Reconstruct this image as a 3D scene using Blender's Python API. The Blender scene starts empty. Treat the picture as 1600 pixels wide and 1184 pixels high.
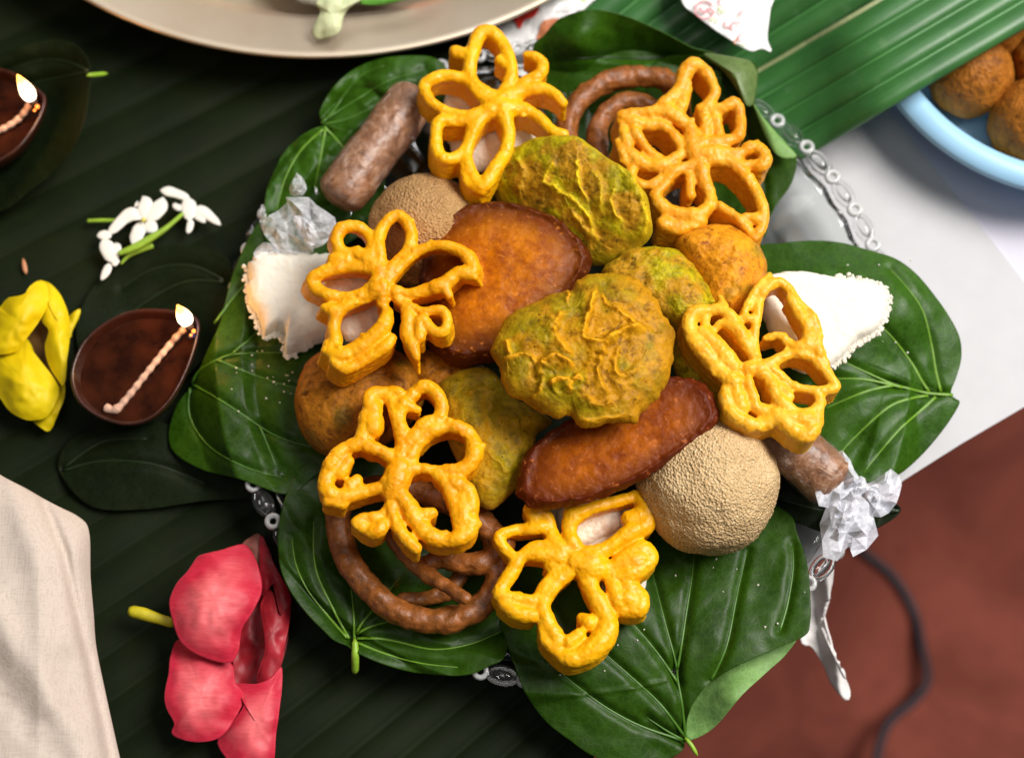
import bpy, math, random
import numpy as np
from mathutils import Vector, Matrix

random.seed(7)
RNG = np.random.default_rng(7)
scene = bpy.context.scene
COL = scene.collection
R = math.radians

# ------------------------------------------------------------------ camera
TILT = R(18); DIST = 0.65; FPX = 2462.0
TARGET = np.array([0.0, 0.0, 0.03])
CAM = TARGET + DIST * np.array([0.0, -math.sin(TILT), math.cos(TILT)])
cam_d = bpy.data.cameras.new("camera")
cam = bpy.data.objects.new("camera", cam_d); COL.objects.link(cam)
cam.location = CAM; cam.rotation_euler = (TILT, 0, 0)
cam_d.sensor_width = 36.0; cam_d.lens = 36.0 * FPX / 1600.0
cam_d.clip_start = 0.01; cam_d.clip_end = 50
cam_d.dof.use_dof = True; cam_d.dof.focus_distance = 0.605; cam_d.dof.aperture_fstop = 5.6
scene.camera = cam
# ------------------------------------------------------------------ world, lights
w = bpy.data.worlds.new("World"); scene.world = w; w.use_nodes = True
w.node_tree.nodes["Background"].inputs[0].default_value = (0.95, 0.97, 1.0, 1)
w.node_tree.nodes["Background"].inputs[1].default_value = 0.05

def area(name, loc, target, size, power, color, size_y=None):
    l = bpy.data.lights.new(name, 'AREA'); l.energy = power; l.color = color
    l.shape = 'RECTANGLE'; l.size = size; l.size_y = size_y or size
    o = bpy.data.objects.new(name, l); COL.objects.link(o); o.location = loc
    d = Vector(target) - Vector(loc); o.rotation_euler = d.to_track_quat('-Z', 'Y').to_euler()
    return o
area("window_light", (1.05, 0.36, 1.60), (0.0, 0.0, 0.0), 0.95, 47, (1.0, 0.965, 0.92))
area("second_window_light", (0.15, 1.15, 1.05), (0.0, 0.1, 0.0), 0.7, 3.5, (0.97, 0.98, 1.0))
area("room_light", (-0.15, -0.35, 1.7), (0.0, 0, 0), 0.7, 2.5, (1.0, 0.95, 0.88))
scene.view_settings.view_transform = 'Standard'; scene.view_settings.look = 'None'
scene.view_settings.exposure = 0.30; scene.view_settings.gamma = 1.0
scene.render.engine = 'CYCLES'
scene.cycles.max_bounces = 10; scene.cycles.transmission_bounces = 10; scene.cycles.transparent_max_bounces = 12
scene.cycles.caustics_refractive = False; scene.cycles.caustics_reflective = False

# ------------------------------------------------------------------ pixel <-> world
ct, st = math.cos(TILT), math.sin(TILT)
def P(px, py, z):
    px = np.asarray(px, float); py = np.asarray(py, float); z = np.asarray(z, float)
    x = (px - 800) / FPX; y = -(py - 592) / FPX
    dx = x; dy = y * ct + st; dz = y * st - ct
    t = (z - CAM[2]) / dz
    return np.stack([CAM[0] + dx * t, CAM[1] + dy * t, z + 0 * t], -1)
def proj(v):
    v = np.asarray(v, float) - CAM
    X = v[..., 0]; Y = v[..., 1] * ct + v[..., 2] * st; Z = -v[..., 1] * st + v[..., 2] * ct
    return 800 + FPX * X / -Z, 592 - FPX * Y / -Z
class Frame:
    def __init__(s, x0, y0, sc): s.x0, s.y0, s.s = x0, y0, sc
    def __call__(s, pts): return [(s.x0 + p[0] / s.s, s.y0 + p[1] / s.s) + tuple(p[2:]) for p in pts]
fA = Frame(380, 300, 3.947); fB = Frame(740, 400, 3.947); fC = Frame(1000, 340, 2.96); fD = Frame(440, 560, 3.478)
fE = Frame(340, 740, 2.667); fF = Frame(740, 740, 2.667); fG = Frame(1100, 640, 2.176); fH = Frame(640, 20, 2.667)
f5 = Frame(800, 0, 2.96); f7 = Frame(640, 280, 3.7); f8 = Frame(380, 260, 3.817); fJ = Frame(130, 270, 6.58)
fY = Frame(0, 420, 4.553); fP = Frame(180, 820, 3.253)

# ------------------------------------------------------------------ numpy noise
def _h(ix, iy, iz, s):
    n = (ix * 374761393 + iy * 668265263 + iz * 2147483647 + s * 974711) & 0xffffffff
    n = ((n ^ (n >> 13)) * 1274126177) & 0xffffffff
    n = (n ^ (n >> 16)) & 0xffffffff
    return n / 4294967295.0
def noise(p, seed=0):
    p = np.asarray(p, float); i = np.floor(p).astype(np.int64); f = p - i; f = f * f * (3 - 2 * f)
    r = 0
    for a in (0, 1):
        for b in (0, 1):
            for c in (0, 1):
                wgt = (f[..., 0] if a else 1 - f[..., 0]) * (f[..., 1] if b else 1 - f[..., 1]) * (f[..., 2] if c else 1 - f[..., 2])
                r = r + wgt * _h(i[..., 0] + a, i[..., 1] + b, i[..., 2] + c, seed)
    return r * 2 - 1
def fbm(p, seed=0, o=4):
    r = 0; a = 1; t = 0
    for k in range(o):
        r = r + a * noise(p * 2 ** k + 13.7 * k, seed + k); t += a; a *= 0.5
    return r / t * 1.4
def seg_dist(x, y, poly):
    d = np.full(np.shape(x), 1e9)
    for (ax, ay), (bx, by) in zip(poly[:-1], poly[1:]):
        vx, vy = bx - ax, by - ay
        t = np.clip(((x - ax) * vx + (y - ay) * vy) / max(vx * vx + vy * vy, 1e-9), 0, 1)
        d = np.minimum(d, np.hypot(x - ax - t * vx, y - ay - t * vy))
    return d
def seg_sdist(x, y, poly):
    d = np.full(np.shape(x), 1e9); sg = np.ones(np.shape(x)); tt = np.zeros(np.shape(x)); n_ = len(poly) - 1
    for i, ((ax, ay), (bx, by)) in enumerate(zip(poly[:-1], poly[1:])):
        vx, vy = bx - ax, by - ay
        t = np.clip(((x - ax) * vx + (y - ay) * vy) / max(vx * vx + vy * vy, 1e-9), 0, 1)
        dd = np.hypot(x - ax - t * vx, y - ay - t * vy); m = dd < d
        cr = vx * (y - ay) - vy * (x - ax)
        d = np.where(m, dd, d); sg = np.where(m, np.sign(cr), sg); tt = np.where(m, (i + t) / n_, tt)
    return d, sg, tt
def smooth_curve(pts, step=5.0, closed=False):
    """Catmull-Rom through pts (any number of columns), resampled at even steps."""
    a = np.array(pts, float); n = len(a)
    if n == 2 and not closed:
        fine = np.array([a[0] * (1 - t) + a[1] * t for t in np.linspace(0, 1, 20)])
    else:
        out = []
        rng = range(n if closed else n - 1)
        for i in rng:
            if closed: p0, p1, p2, p3 = a[(i - 1) % n], a[i], a[(i + 1) % n], a[(i + 2) % n]
            else: p0, p1, p2, p3 = a[max(i - 1, 0)], a[i], a[i + 1], a[min(i + 2, n - 1)]
            for t in np.linspace(0, 1, 12, endpoint=False):
                out.append(0.5 * ((2 * p1) + (-p0 + p2) * t + (2 * p0 - 5 * p1 + 4 * p2 - p3) * t * t + (-p0 + 3 * p1 - 3 * p2 + p3) * t ** 3))
        out.append(a[0] if closed else a[-1])
        fine = np.array(out)
    L = np.r_[0, np.cumsum(np.hypot(*np.diff(fine[:, :2], axis=0).T))]
    m = max(int(L[-1] / step), 3)
    s = np.linspace(0, L[-1], m + 1)
    if closed: s = s[:-1]
    return np.stack([np.interp(s, L, fine[:, c]) for c in range(fine.shape[1])], -1)
def resample_closed(pts, n):
    c = smooth_curve(pts, 2.0, True); c = np.vstack([c, c[:1]])
    L = np.r_[0, np.cumsum(np.hypot(*np.diff(c, axis=0).T))]
    s = np.linspace(0, L[-1], n, endpoint=False)
    return np.stack([np.interp(s, L, c[:, k]) for k in (0, 1)], -1)
class TPS:
    """height surface through control points (px, py, z)"""
    def __init__(s, ctrl):
        c = np.array(ctrl, float); s.c = c[:, :2] / 500; n = len(c)
        K = s.U(np.linalg.norm(s.c[:, None] - s.c[None], axis=-1)) + 1e-4 * np.eye(n)
        Q = np.c_[np.ones(n), s.c]
        A = np.block([[K, Q], [Q.T, np.zeros((3, 3))]])
        s.w = np.linalg.solve(A, np.r_[c[:, 2], 0, 0, 0])
    @staticmethod
    def U(r): return np.where(r > 0, r * r * np.log(r + 1e-12), 0)
    def __call__(s, x, y):
        x = np.asarray(x, float); y = np.asarray(y, float)
        q = np.stack([x, y], -1) / 500
        r = np.linalg.norm(q[..., None, :] - s.c, axis=-1)
        n = len(s.c)
        return s.U(r) @ s.w[:n] + s.w[n] + q @ s.w[n + 1:]

# ------------------------------------------------------------------ objects
def tag(o, label=None, cat=None, group=None, kind=None):
    if label: o["label"] = label
    if cat: o["category"] = cat
    if group: o["group"] = group
    if kind: o["kind"] = kind
    return o
def empty(name, loc, label, cat, group=None):
    o = bpy.data.objects.new(name, None); COL.objects.link(o); o.location = loc; o.empty_display_size = 0.01
    return tag(o, label, cat, group)
def world_loc(o):
    v = Vector((0, 0, 0))
    while o is not None: v = v + o.location; o = o.parent
    return np.array(v)
def mk(name, verts, faces, mat, parent=None, origin=None, smooth=True, attrs=None):
    """verts in world coordinates"""
    verts = np.asarray(verts, float)
    if parent is not None: org = world_loc(parent)
    else:
        org = np.array(origin) if origin is not None else np.array([verts[:, 0].mean(), verts[:, 1].mean(), verts[:, 2].min()])
    me = bpy.data.meshes.new(name)
    me.from_pydata((verts - org).tolist(), [], [tuple(f) for f in faces]); me.update()
    if smooth: me.polygons.foreach_set("use_smooth", [True] * len(me.polygons))
    if attrs is not None:
        a = me.color_attributes.new("mask", 'FLOAT_COLOR', 'POINT')
        a.data.foreach_set("color", np.c_[attrs, np.ones(len(attrs))].astype(np.float32).ravel())
    if mat: me.materials.append(mat)
    o = bpy.data.objects.new(name, me); COL.objects.link(o)
    if parent is not None: o.parent = parent
    else: o.location = org
    return o
def solid(o, t, off=-1.0):
    m = o.modifiers.new("thickness", 'SOLIDIFY'); m.thickness = t; m.offset = off
    return o

def polar_faces(nr, ns, base=1, flip=False):
    f = []
    for j in range(ns):
        k = (j + 1) % ns
        f.append((0, base + k, base + j) if flip else (0, base + j, base + k))
    for i in range(nr - 1):
        a = base + i * ns; b = a + ns
        for j in range(ns):
            k = (j + 1) % ns
            f.append((a + j, a + k, b + k, b + j) if flip else (a + j, b + j, b + k, a + k))
    return f
def area_sign(pts):
    x, y = pts[:, 0], pts[:, 1]
    return np.sum(x * np.roll(y, -1) - np.roll(x, -1) * y)

def sheet(name, outline, zfun, mat, parent=None, center=None, rings=40, segs=160, thick=0.0004, edge=0.0, amp=0.0, nfreq=60,
          dome=0.0, dpow=2.0, origin=None, seed=0, grooves=(), gw=9.0, ga=0.0012, smooth=True, edge_amp=0.0, quad=False):
    b = resample_closed(outline, segs)
    if area_sign(b) > 0: b = b[::-1]          # pixel y is down: this gives upward faces
    c = np.array(center) if center is not None else b.mean(0)
    if edge_amp:
        rr = 1 + edge_amp * fbm(np.c_[b / 14.0, np.full(len(b), seed)], seed + 3)
        b = c + (b - c) * rr[:, None]
    s = np.linspace(0, 1, rings + 1)[1:] ** 0.85
    pts = np.vstack([c[None]] + [c + (b - c) * q for q in s])
    S = np.r_[0, np.repeat(s, segs)]
    z = zfun(pts[:, 0], pts[:, 1]) if callable(zfun) else np.full(len(pts), float(zfun))
    if quad:
        d0 = b - b.mean(0); Ci = np.linalg.inv(d0.T @ d0 / len(b)); q_ = pts - b.mean(0); m2 = np.einsum('ij,jk,ik->i', q_, Ci, q_)
        z = z + dome * np.maximum(1 - m2 / 2.4, -0.55)
    else: z = z + dome * (1 - S ** dpow)
    for g in grooves:
        z = z - ga * np.exp(-(seg_dist(pts[:, 0], pts[:, 1], g) / gw) ** 2)
    if edge: z = z + edge * S ** 8
    if amp: z = z + amp * fbm(np.c_[pts / nfreq, np.full(len(pts), seed * 3.1)], seed, 3)
    v = P(pts[:, 0], pts[:, 1], z)
    o = mk(name, v, polar_faces(rings, segs), mat, parent, origin, smooth, attrs=np.c_[S * 0, S * 0, S])
    if thick: solid(o, thick)
    return o

def blob(name, outline, z0, mat, H=0.01, Hb=0.008, grad=(0, 0), parent=None, rings=90, segs=260, pw=2.2, qw=2.0, amp=0.0012, freq=140,
         ridges=(), rim=0.0, seed=0, edge_n=0.03, edge_f=9.0, fine=0.0003, ffreq=420, label=None, cat=None, group=None, center=None, edge_rough=0.0):
    """closed lump with the traced outline; ridges: (points, width px, height m, colour weight)"""
    b = resample_closed(outline, segs)
    if area_sign(b) > 0: b = b[::-1]
    c = np.array(center) if center is not None else b.mean(0)
    rr = 1 + edge_n * fbm(np.c_[(b - c) / edge_f / 3, np.full(len(b), seed)], seed + 5, 4)
    bs = b; b = c + (b - c) * rr[:, None]
    zc = z0
    def zp(x, y): return z0 + grad[0] * (x - c[0]) + grad[1] * (y - c[1])
    s = np.sin(np.linspace(0, 1, rings + 1)[1:] * math.pi / 2)
    pts = np.vstack([c[None]] + [c + ((bs - c) * (1 - q ** 8) + (b - c) * q ** 8) * q for q in s]); S = np.r_[0, np.repeat(s, segs)]
    base = P(pts[:, 0], pts[:, 1], zp(pts[:, 0], pts[:, 1]))
    v = base.copy()
    prof = (1 - S ** pw) ** (1 / qw)
    v[:, 2] += H * prof
    q = v * freq; q[:, 2] *= 0.3
    fade = np.clip((1 - S) * 6, 0, 1)
    n = fbm(q, seed, 5); n2 = 1 - 2 * np.abs(fbm(q * 1.3 + 5, seed + 9, 3))
    v[:, 2] += edge_rough * fbm(v * 380, seed + 8, 3) * S ** 5
    v[:, 2] += amp * 0.75 * (n + 0.25 * n2) * (0.25 + 0.75 * fade) + fine * fbm(v * ffreq, seed + 2, 2)
    if rim: v[:, 2] += rim * np.exp(-((S - 0.91) / 0.06) ** 2) * (1 + 0.5 * fbm(v * 300, seed + 4))
    rw = np.zeros(len(v))
    if len(ridges):
        px, py = proj(v)
        jx = px + 3 * fbm(v * 330, seed + 21); jy = py + 3 * fbm(v * 330, seed + 22)
        for pl, wd, h, cw in ridges:
            pl2 = smooth_curve(pl, 6.0)
            d, sg, tt = seg_sdist(jx, jy, [tuple(t) for t in pl2])
            mod = 1.35 * np.clip(0.8 + 0.55 * fbm(v * 260, seed + 40, 3), 0.15, 1.3) * np.clip(np.minimum(tt, 1 - tt) * 7 + 0.1, 0, 1)
            g = np.exp(-(d / wd) ** 2) * mod
            wide = np.exp(-(d / (4.5 * wd)) ** 2) * mod
            v[:, 2] += 0.45 * h * g + np.where(sg > 0, 0.55 * h * wide, 0.55 * h * np.exp(-(d / (1.2 * wd)) ** 2) * mod - 0.30 * h * np.exp(-((d - 3 * wd) / (2 * wd)) ** 2))
            g = np.exp(-(d / (0.8 * wd)) ** 2) * mod
            rw = np.maximum(rw, g * cw)
    nb = 10
    sb = np.linspace(0, 1, nb + 1)[1:-1][::-1]
    lastring = 1 + (rings - 1) * segs
    verts = [v]; faces = polar_faces(rings, segs)
    prev = lastring; base_n = len(v)
    bo = base[lastring:lastring + segs]; cc = base[0]
    for q_ in sb:
        ring = cc + (bo - cc) * q_
        ring[:, 2] -= Hb * (1 - q_ ** 2.2) ** 0.5
        ring += 0.4 * amp * fbm(ring * freq, seed + 6)[:, None] * np.array([0, 0, 1])
        verts.append(ring)
        for j in range(segs):
            k = (j + 1) % segs
            faces.append((prev + j, base_n + j, base_n + k, prev + k))
        prev = base_n; base_n += segs
    verts.append((cc - np.array([0, 0, Hb]))[None])
    for j in range(segs): faces.append((prev + j, base_n, prev + (j + 1) % segs))
    allv = np.vstack(verts)
    m = np.zeros((len(allv), 3)); m[:len(v), 0] = rw; m[:len(v), 2] = S; m[len(v):, 2] = 1
    m[:, 1] = 0.5 + 0.5 * fbm(allv * 90, seed + 30, 3)
    o = mk(name, allv, faces, mat, parent, attrs=m)
    return tag(o, label, cat, group)

_ico = None
def ico():
    global _ico
    if _ico is None:
        import bmesh
        bm = bmesh.new(); bmesh.ops.create_icosphere(bm, subdivisions=2, radius=1)
        _ico = (np.array([v.co[:] for v in bm.verts]), np.array([[v.index for v in f.verts] for f in bm.faces])); bm.free()
    return _ico
def spheres_mesh(C, Rr):
    V, F = ico(); C = np.asarray(C); Rr = np.asarray(Rr)
    verts = (V[None] * Rr[:, None, None] + C[:, None]).reshape(-1, 3)
    faces = (F[None] + (np.arange(len(C)) * len(V))[:, None, None]).reshape(-1, 3)
    return verts, faces
def fast_mesh(name, verts, faces):
    me = bpy.data.meshes.new(name); nf = len(faces); k = faces.shape[1]
    me.vertices.add(len(verts)); me.vertices.foreach_set("co", verts.astype(np.float32).ravel())
    me.loops.add(nf * k); me.loops.foreach_set("vertex_index", faces.astype(np.int32).ravel())
    me.polygons.add(nf); me.polygons.foreach_set("loop_start", np.arange(0, nf * k, k, dtype=np.int32))
    me.update(calc_edges=True); me.validate()
    return me
def fuse(name, C, Rr, voxel, mat, smooth_it=3, amp=0.0, freq=400, seed=0, parent=None, attr_fn=None):
    """union of many balls as one continuous skin"""
    v, f = spheres_mesh(C, Rr)
    me = fast_mesh(name, v, f)
    tmp = bpy.data.objects.new(name + "_tmp", me); COL.objects.link(tmp)
    m = tmp.modifiers.new("r", 'REMESH'); m.mode = 'VOXEL'; m.voxel_size = voxel; m.use_smooth_shade = True
    if smooth_it:
        s = tmp.modifiers.new("s", 'SMOOTH'); s.iterations = smooth_it; s.factor = 0.5
    dg = bpy.context.evaluated_depsgraph_get()
    new = bpy.data.meshes.new_from_object(tmp.evaluated_get(dg)); new.name = name
    bpy.data.objects.remove(tmp); bpy.data.meshes.remove(me)
    n = len(new.vertices); co = np.empty(n * 3, np.float32); new.vertices.foreach_get("co", co); co = co.reshape(-1, 3).astype(float)
    if amp:
        no = np.empty(n * 3, np.float32); new.vertices.foreach_get("normal", no); no = no.reshape(-1, 3)
        co = co + no * (amp * fbm(co * freq, seed, 3))[:, None]
    org = world_loc(parent) if parent is not None else np.array([co[:, 0].mean(), co[:, 1].mean(), co[:, 2].min()])
    new.vertices.foreach_set("co", (co - org).astype(np.float32).ravel())
    new.materials.clear(); new.materials.append(mat)
    new.polygons.foreach_set("use_smooth", [True] * len(new.polygons)); new.update()
    o = bpy.data.objects.new(name, new); COL.objects.link(o)
    if parent is not None: o.parent = parent
    else: o.location = org
    return o

def tube_verts(path, rad, ns=10, flat=1.0, caps=True):
    """path Nx3 world, rad N"""
    path = np.asarray(path, float); n = len(path); rad = np.broadcast_to(rad, (n,)).astype(float)
    t = np.gradient(path, axis=0); t /= np.linalg.norm(t, axis=1)[:, None] + 1e-12
    up = np.array([0, 0, 1.0]); side = np.cross(t, up); ln = np.linalg.norm(side, axis=1)
    side[ln < 0.05] = np.array([1, 0, 0]); side /= np.linalg.norm(side, axis=1)[:, None]
    nu = np.cross(side, t)
    a = np.linspace(0, 2 * math.pi, ns, endpoint=False)
    V = path[:, None] + rad[:, None, None] * (np.cos(a)[None, :, None] * side[:, None] + flat * np.sin(a)[None, :, None] * nu[:, None])
    V = V.reshape(-1, 3); F = []
    for i in range(n - 1):
        for j in range(ns):
            k = (j + 1) % ns
            F.append((i * ns + j, i * ns + k, (i + 1) * ns + k, (i + 1) * ns + j))
    if caps: F.append(tuple(range(ns))[::-1]); F.append(tuple((n - 1) * ns + j for j in range(ns)))
    return V, F
def tube(name, path, rad, mat, parent=None, ns=10, flat=1.0):
    V, F = tube_verts(path, rad, ns, flat)
    return mk(name, V, F, mat, parent)
def px_tube(name, pts, z, rpx, mat, parent=None, ns=10, flat=1.0, step=6, tip=0.4, taper=False):
    c = smooth_curve(pts, step)
    zz = z(c[:, 0], c[:, 1]) if callable(z) else np.full(len(c), z) if np.isscalar(z) else np.interp(np.linspace(0, 1, len(c)), np.linspace(0, 1, len(z)), z)
    r = np.interp(np.linspace(0, 1, len(c)), np.linspace(0, 1, len(rpx)), rpx) * PX if not np.isscalar(rpx) else np.full(len(c), rpx * PX)
    r[0] *= tip; r[-1] *= tip
    if taper: tt = np.linspace(-1, 1, len(r)); r = r * np.maximum(0.12, (1 - np.abs(tt) ** 5))
    return tube(name, P(c[:, 0], c[:, 1], zz), r, mat, parent, ns, flat)
PX = DIST / FPX
def revolve(name, prof, mat, center, parent=None, segs=128, wave=None, smooth=True):
    prof = np.array(prof, float); a = np.linspace(0, 2 * math.pi, segs, endpoint=False)
    V = []
    for r, z in prof:
        rr = np.full(segs, r); zz = np.full(segs, z)
        if wave: rr, zz = wave(a, rr, zz)
        V.append(np.stack([center[0] + rr * np.cos(a), center[1] + rr * np.sin(a), center[2] + zz], -1))
    V = np.vstack(V); F = []
    for i in range(len(prof) - 1):
        for j in range(segs):
            k = (j + 1) % segs
            F.append((i * segs + j, i * segs + k, (i + 1) * segs + k, (i + 1) * segs + j))
    return mk(name, V, F, mat, parent, smooth=smooth)

# ------------------------------------------------------------------ materials
def S2L(c): return tuple(((x / 255) / 12.92 if x <= 10 else ((x / 255 + 0.055) / 1.055) ** 2.4) for x in c)
class NT:
    def __init__(s, name):
        s.m = bpy.data.materials.new(name); s.m.use_nodes = True; s.t = s.m.node_tree; s.b = s.t.nodes["Principled BSDF"]
        s.tc = s.t.nodes.new("ShaderNodeTexCoord")
    def n(s, typ, **kw):
        x = s.t.nodes.new(typ)
        for k, v in kw.items():
            if k in x.inputs: x.inputs[k].default_value = v
            else: setattr(x, k, v)
        return x
    def l(s, a, b): s.t.links.new(a, b)
    def noise(s, scale, detail=5, rough=0.6, coord='Object', dist=0.0, stretch=None):
        x = s.n("ShaderNodeTexNoise"); x.inputs["Scale"].default_value = scale; x.inputs["Detail"].default_value = detail
        x.inputs["Roughness"].default_value = rough; x.inputs["Distortion"].default_value = dist
        if stretch:
            mp = s.n("ShaderNodeMapping"); mp.inputs["Scale"].default_value = stretch[0]; mp.inputs["Rotation"].default_value = stretch[1]
            s.l(s.tc.outputs[coord], mp.inputs[0]); s.l(mp.outputs[0], x.inputs["Vector"])
        else: s.l(s.tc.outputs[coord], x.inputs["Vector"])
        return x.outputs["Fac"]
    def ramp(s, fac, stops):
        r = s.n("ShaderNodeValToRGB"); e = r.color_ramp.elements
        while len(e) < len(stops): e.new(0.5)
        for el, (p, c) in zip(e, stops): el.position = p; el.color = (*c, 1)
        s.l(fac, r.inputs[0]); return r.outputs[0]
    def mix(s, fac, a, b, mode='MIX'):
        m = s.n("ShaderNodeMix"); m.data_type = 'RGBA'; m.blend_type = mode
        if isinstance(fac, (int, float)): m.inputs[0].default_value = fac
        else: s.l(fac, m.inputs[0])
        for i, x in ((6, a), (7, b)):
            if isinstance(x, tuple): m.inputs[i].default_value = (*x, 1)
            else: s.l(x, m.inputs[i])
        return m.outputs[2]
    def math(s, op, a, b=0.0):
        m = s.n("ShaderNodeMath"); m.operation = op
        for i, x in enumerate((a, b)):
            if isinstance(x, (int, float)): m.inputs[i].default_value = x
            else: s.l(x, m.inputs[i])
        return m.outputs[0]
    def maprange(s, x, a, b, c=0.0, d=1.0):
        m = s.n("ShaderNodeMapRange"); s.l(x, m.inputs[0])
        for i, v in zip((1, 2, 3, 4), (a, b, c, d)): m.inputs[i].default_value = v
        return m.outputs[0]
    def bump(s, h, strength=0.4, dist=0.0005, prev=None):
        b = s.n("ShaderNodeBump"); b.inputs["Strength"].default_value = strength; b.inputs["Distance"].default_value = dist
        s.l(h, b.inputs["Height"])
        if prev is not None: s.l(prev, b.inputs["Normal"])
        s.l(b.outputs[0], s.b.inputs["Normal"]); return b.outputs[0]
    def mask(s):
        a = s.n("ShaderNodeAttribute"); a.attribute_name = "mask"; sp = s.n("ShaderNodeSeparateColor"); s.l(a.outputs["Color"], sp.inputs[0]); return sp.outputs
    def col(s, c):
        if isinstance(c, tuple): s.b.inputs["Base Color"].default_value = (*c, 1)
        else: s.l(c, s.b.inputs["Base Color"])
    def set(s, **kw):
        nm = dict(rough="Roughness", spec="Specular IOR Level", sss="Subsurface Weight", coat="Coat Weight", coatr="Coat Roughness", metal="Metallic", trans="Transmission Weight", ior="IOR", sheen="Sheen Weight", alpha="Alpha")
        for k, v in kw.items():
            i = s.b.inputs[nm[k]]
            if isinstance(v, (int, float)): i.default_value = v
            else: s.l(v, i)
        return s
def sss(n, wgt, radius, scale=0.002):
    n.b.inputs["Subsurface Weight"].default_value = wgt; n.b.inputs["Subsurface Radius"].default_value = radius; n.b.inputs["Subsurface Scale"].default_value = scale

def leaf_mat(name, dark, light, rough=0.40, spec=0.5, bscale=900):
    n = NT(name)
    big = n.noise(35, 4, 0.6); n2 = n.noise(260, 4, 0.65)
    c = n.ramp(big, [(0.32, dark), (0.68, light)])
    c = n.mix(0.35, c, n.ramp(n2, [(0.35, tuple(x * 0.75 for x in dark)), (0.7, light)]))
    v = n.n("ShaderNodeTexVoronoi"); v.feature = 'DISTANCE_TO_EDGE'; v.inputs["Scale"].default_value = 330; n.l(n.tc.outputs["Object"], v.inputs["Vector"])
    ve = n.maprange(v.outputs["Distance"], 0.0, 0.12)
    c = n.mix(n.math('MULTIPLY', n.math('SUBTRACT', 1.0, ve), 0.12), c, tuple(min(1, x * 2 + 0.01) for x in light))
    n.col(c); n.set(rough=n.maprange(n2, 0.3, 0.7, rough - 0.06, rough + 0.1), spec=spec)
    h = n.math('ADD', n.math('MULTIPLY', ve, 0.35), n.math('MULTIPLY', n.noise(700, 3), 0.5))
    h = n.math('ADD', h, n.math('MULTIPLY', n.noise(110, 3), 1.2))
    n.bump(h, 0.35, 0.00022)
    return n.m
M = {}
M['leaf'] = leaf_mat("betel_leaf", (0.010, 0.034, 0.001), (0.028, 0.078, 0.002), spec=0.2)
M['leaf_bright'] = leaf_mat("betel_leaf_bright", (0.015, 0.052, 0.002), (0.036, 0.108, 0.003), spec=0.22)
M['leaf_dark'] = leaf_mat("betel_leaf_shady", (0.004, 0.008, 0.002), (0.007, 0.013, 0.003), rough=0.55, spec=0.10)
M['underside'] = leaf_mat("leaf_underside", (0.12, 0.24, 0.06), (0.20, 0.36, 0.10), rough=0.5, spec=0.3)
M['olive'] = leaf_mat("leaf_back_olive", (0.07, 0.12, 0.03), (0.13, 0.19, 0.05), rough=0.45)
def plain(name, c, rough=0.5, var=0.15, scale=300, bump=0.2, bd=0.0003, **kw):
    n = NT(name); f = n.noise(scale, 4)
    n.col(n.ramp(f, [(0.3, tuple(x * (1 - var) for x in c)), (0.7, tuple(min(1, x * (1 + var)) for x in c))]))
    n.set(rough=rough, **kw)
    if bump: n.bump(n.noise(scale * 2, 4), bump, bd)
    return n
M['vein'] = plain("leaf_vein", (0.055, 0.15, 0.010), 0.4).m
M['vein_bright'] = plain("leaf_vein_bright", (0.13, 0.27, 0.016), 0.4).m
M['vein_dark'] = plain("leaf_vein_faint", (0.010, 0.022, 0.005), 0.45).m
M['stem'] = plain("green_stem", (0.25, 0.42, 0.03), 0.4).m

def banana_mat(name, a, b, rough, spec=0.5, line=0.6):
    n = NT(name)
    f1 = n.noise(40, 4); 
    fine = n.noise(8, 3, coord='UV', stretch=((0.6, 3, 1), (0, 0, 0)))
    c = n.ramp(f1, [(0.3, a), (0.72, b)])
    c = n.mix(n.maprange(fine, 0.35, 0.7, 0.0, 0.45), c, tuple(min(1, x * 1.35) for x in b))
    sx = n.n("ShaderNodeSeparateXYZ"); n.l(n.tc.outputs["UV"], sx.inputs[0]); fr = n.math('FRACT', sx.outputs[1]); dd = n.math('ABSOLUTE', n.math('SUBTRACT', fr, 0.5))
    c = n.mix(n.maprange(dd, 0.465, 0.495, 0.0, line), c, tuple(min(1, x * 2.2 + 0.01) for x in b))
    # pale dusty flecks
    sp = n.noise(90, 6, 0.7)
    c = n.mix(n.maprange(sp, 0.60, 0.78, 0.0, 0.35), c, (0.20, 0.32, 0.18) if b[1] > 0.1 else tuple(x * 1.6 for x in b))
    n.col(c); n.set(rough=rough, spec=spec)
    n.bump(n.math('ADD', fine, n.math('MULTIPLY', n.noise(400, 3), 0.3)), 0.35, 0.0003)
    return n.m
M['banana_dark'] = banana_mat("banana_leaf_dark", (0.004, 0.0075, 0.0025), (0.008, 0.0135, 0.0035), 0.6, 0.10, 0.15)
M['banana_green'] = banana_mat("banana_leaf_green", (0.022, 0.090, 0.022), (0.045, 0.160, 0.036), 0.38, 0.5)

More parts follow.
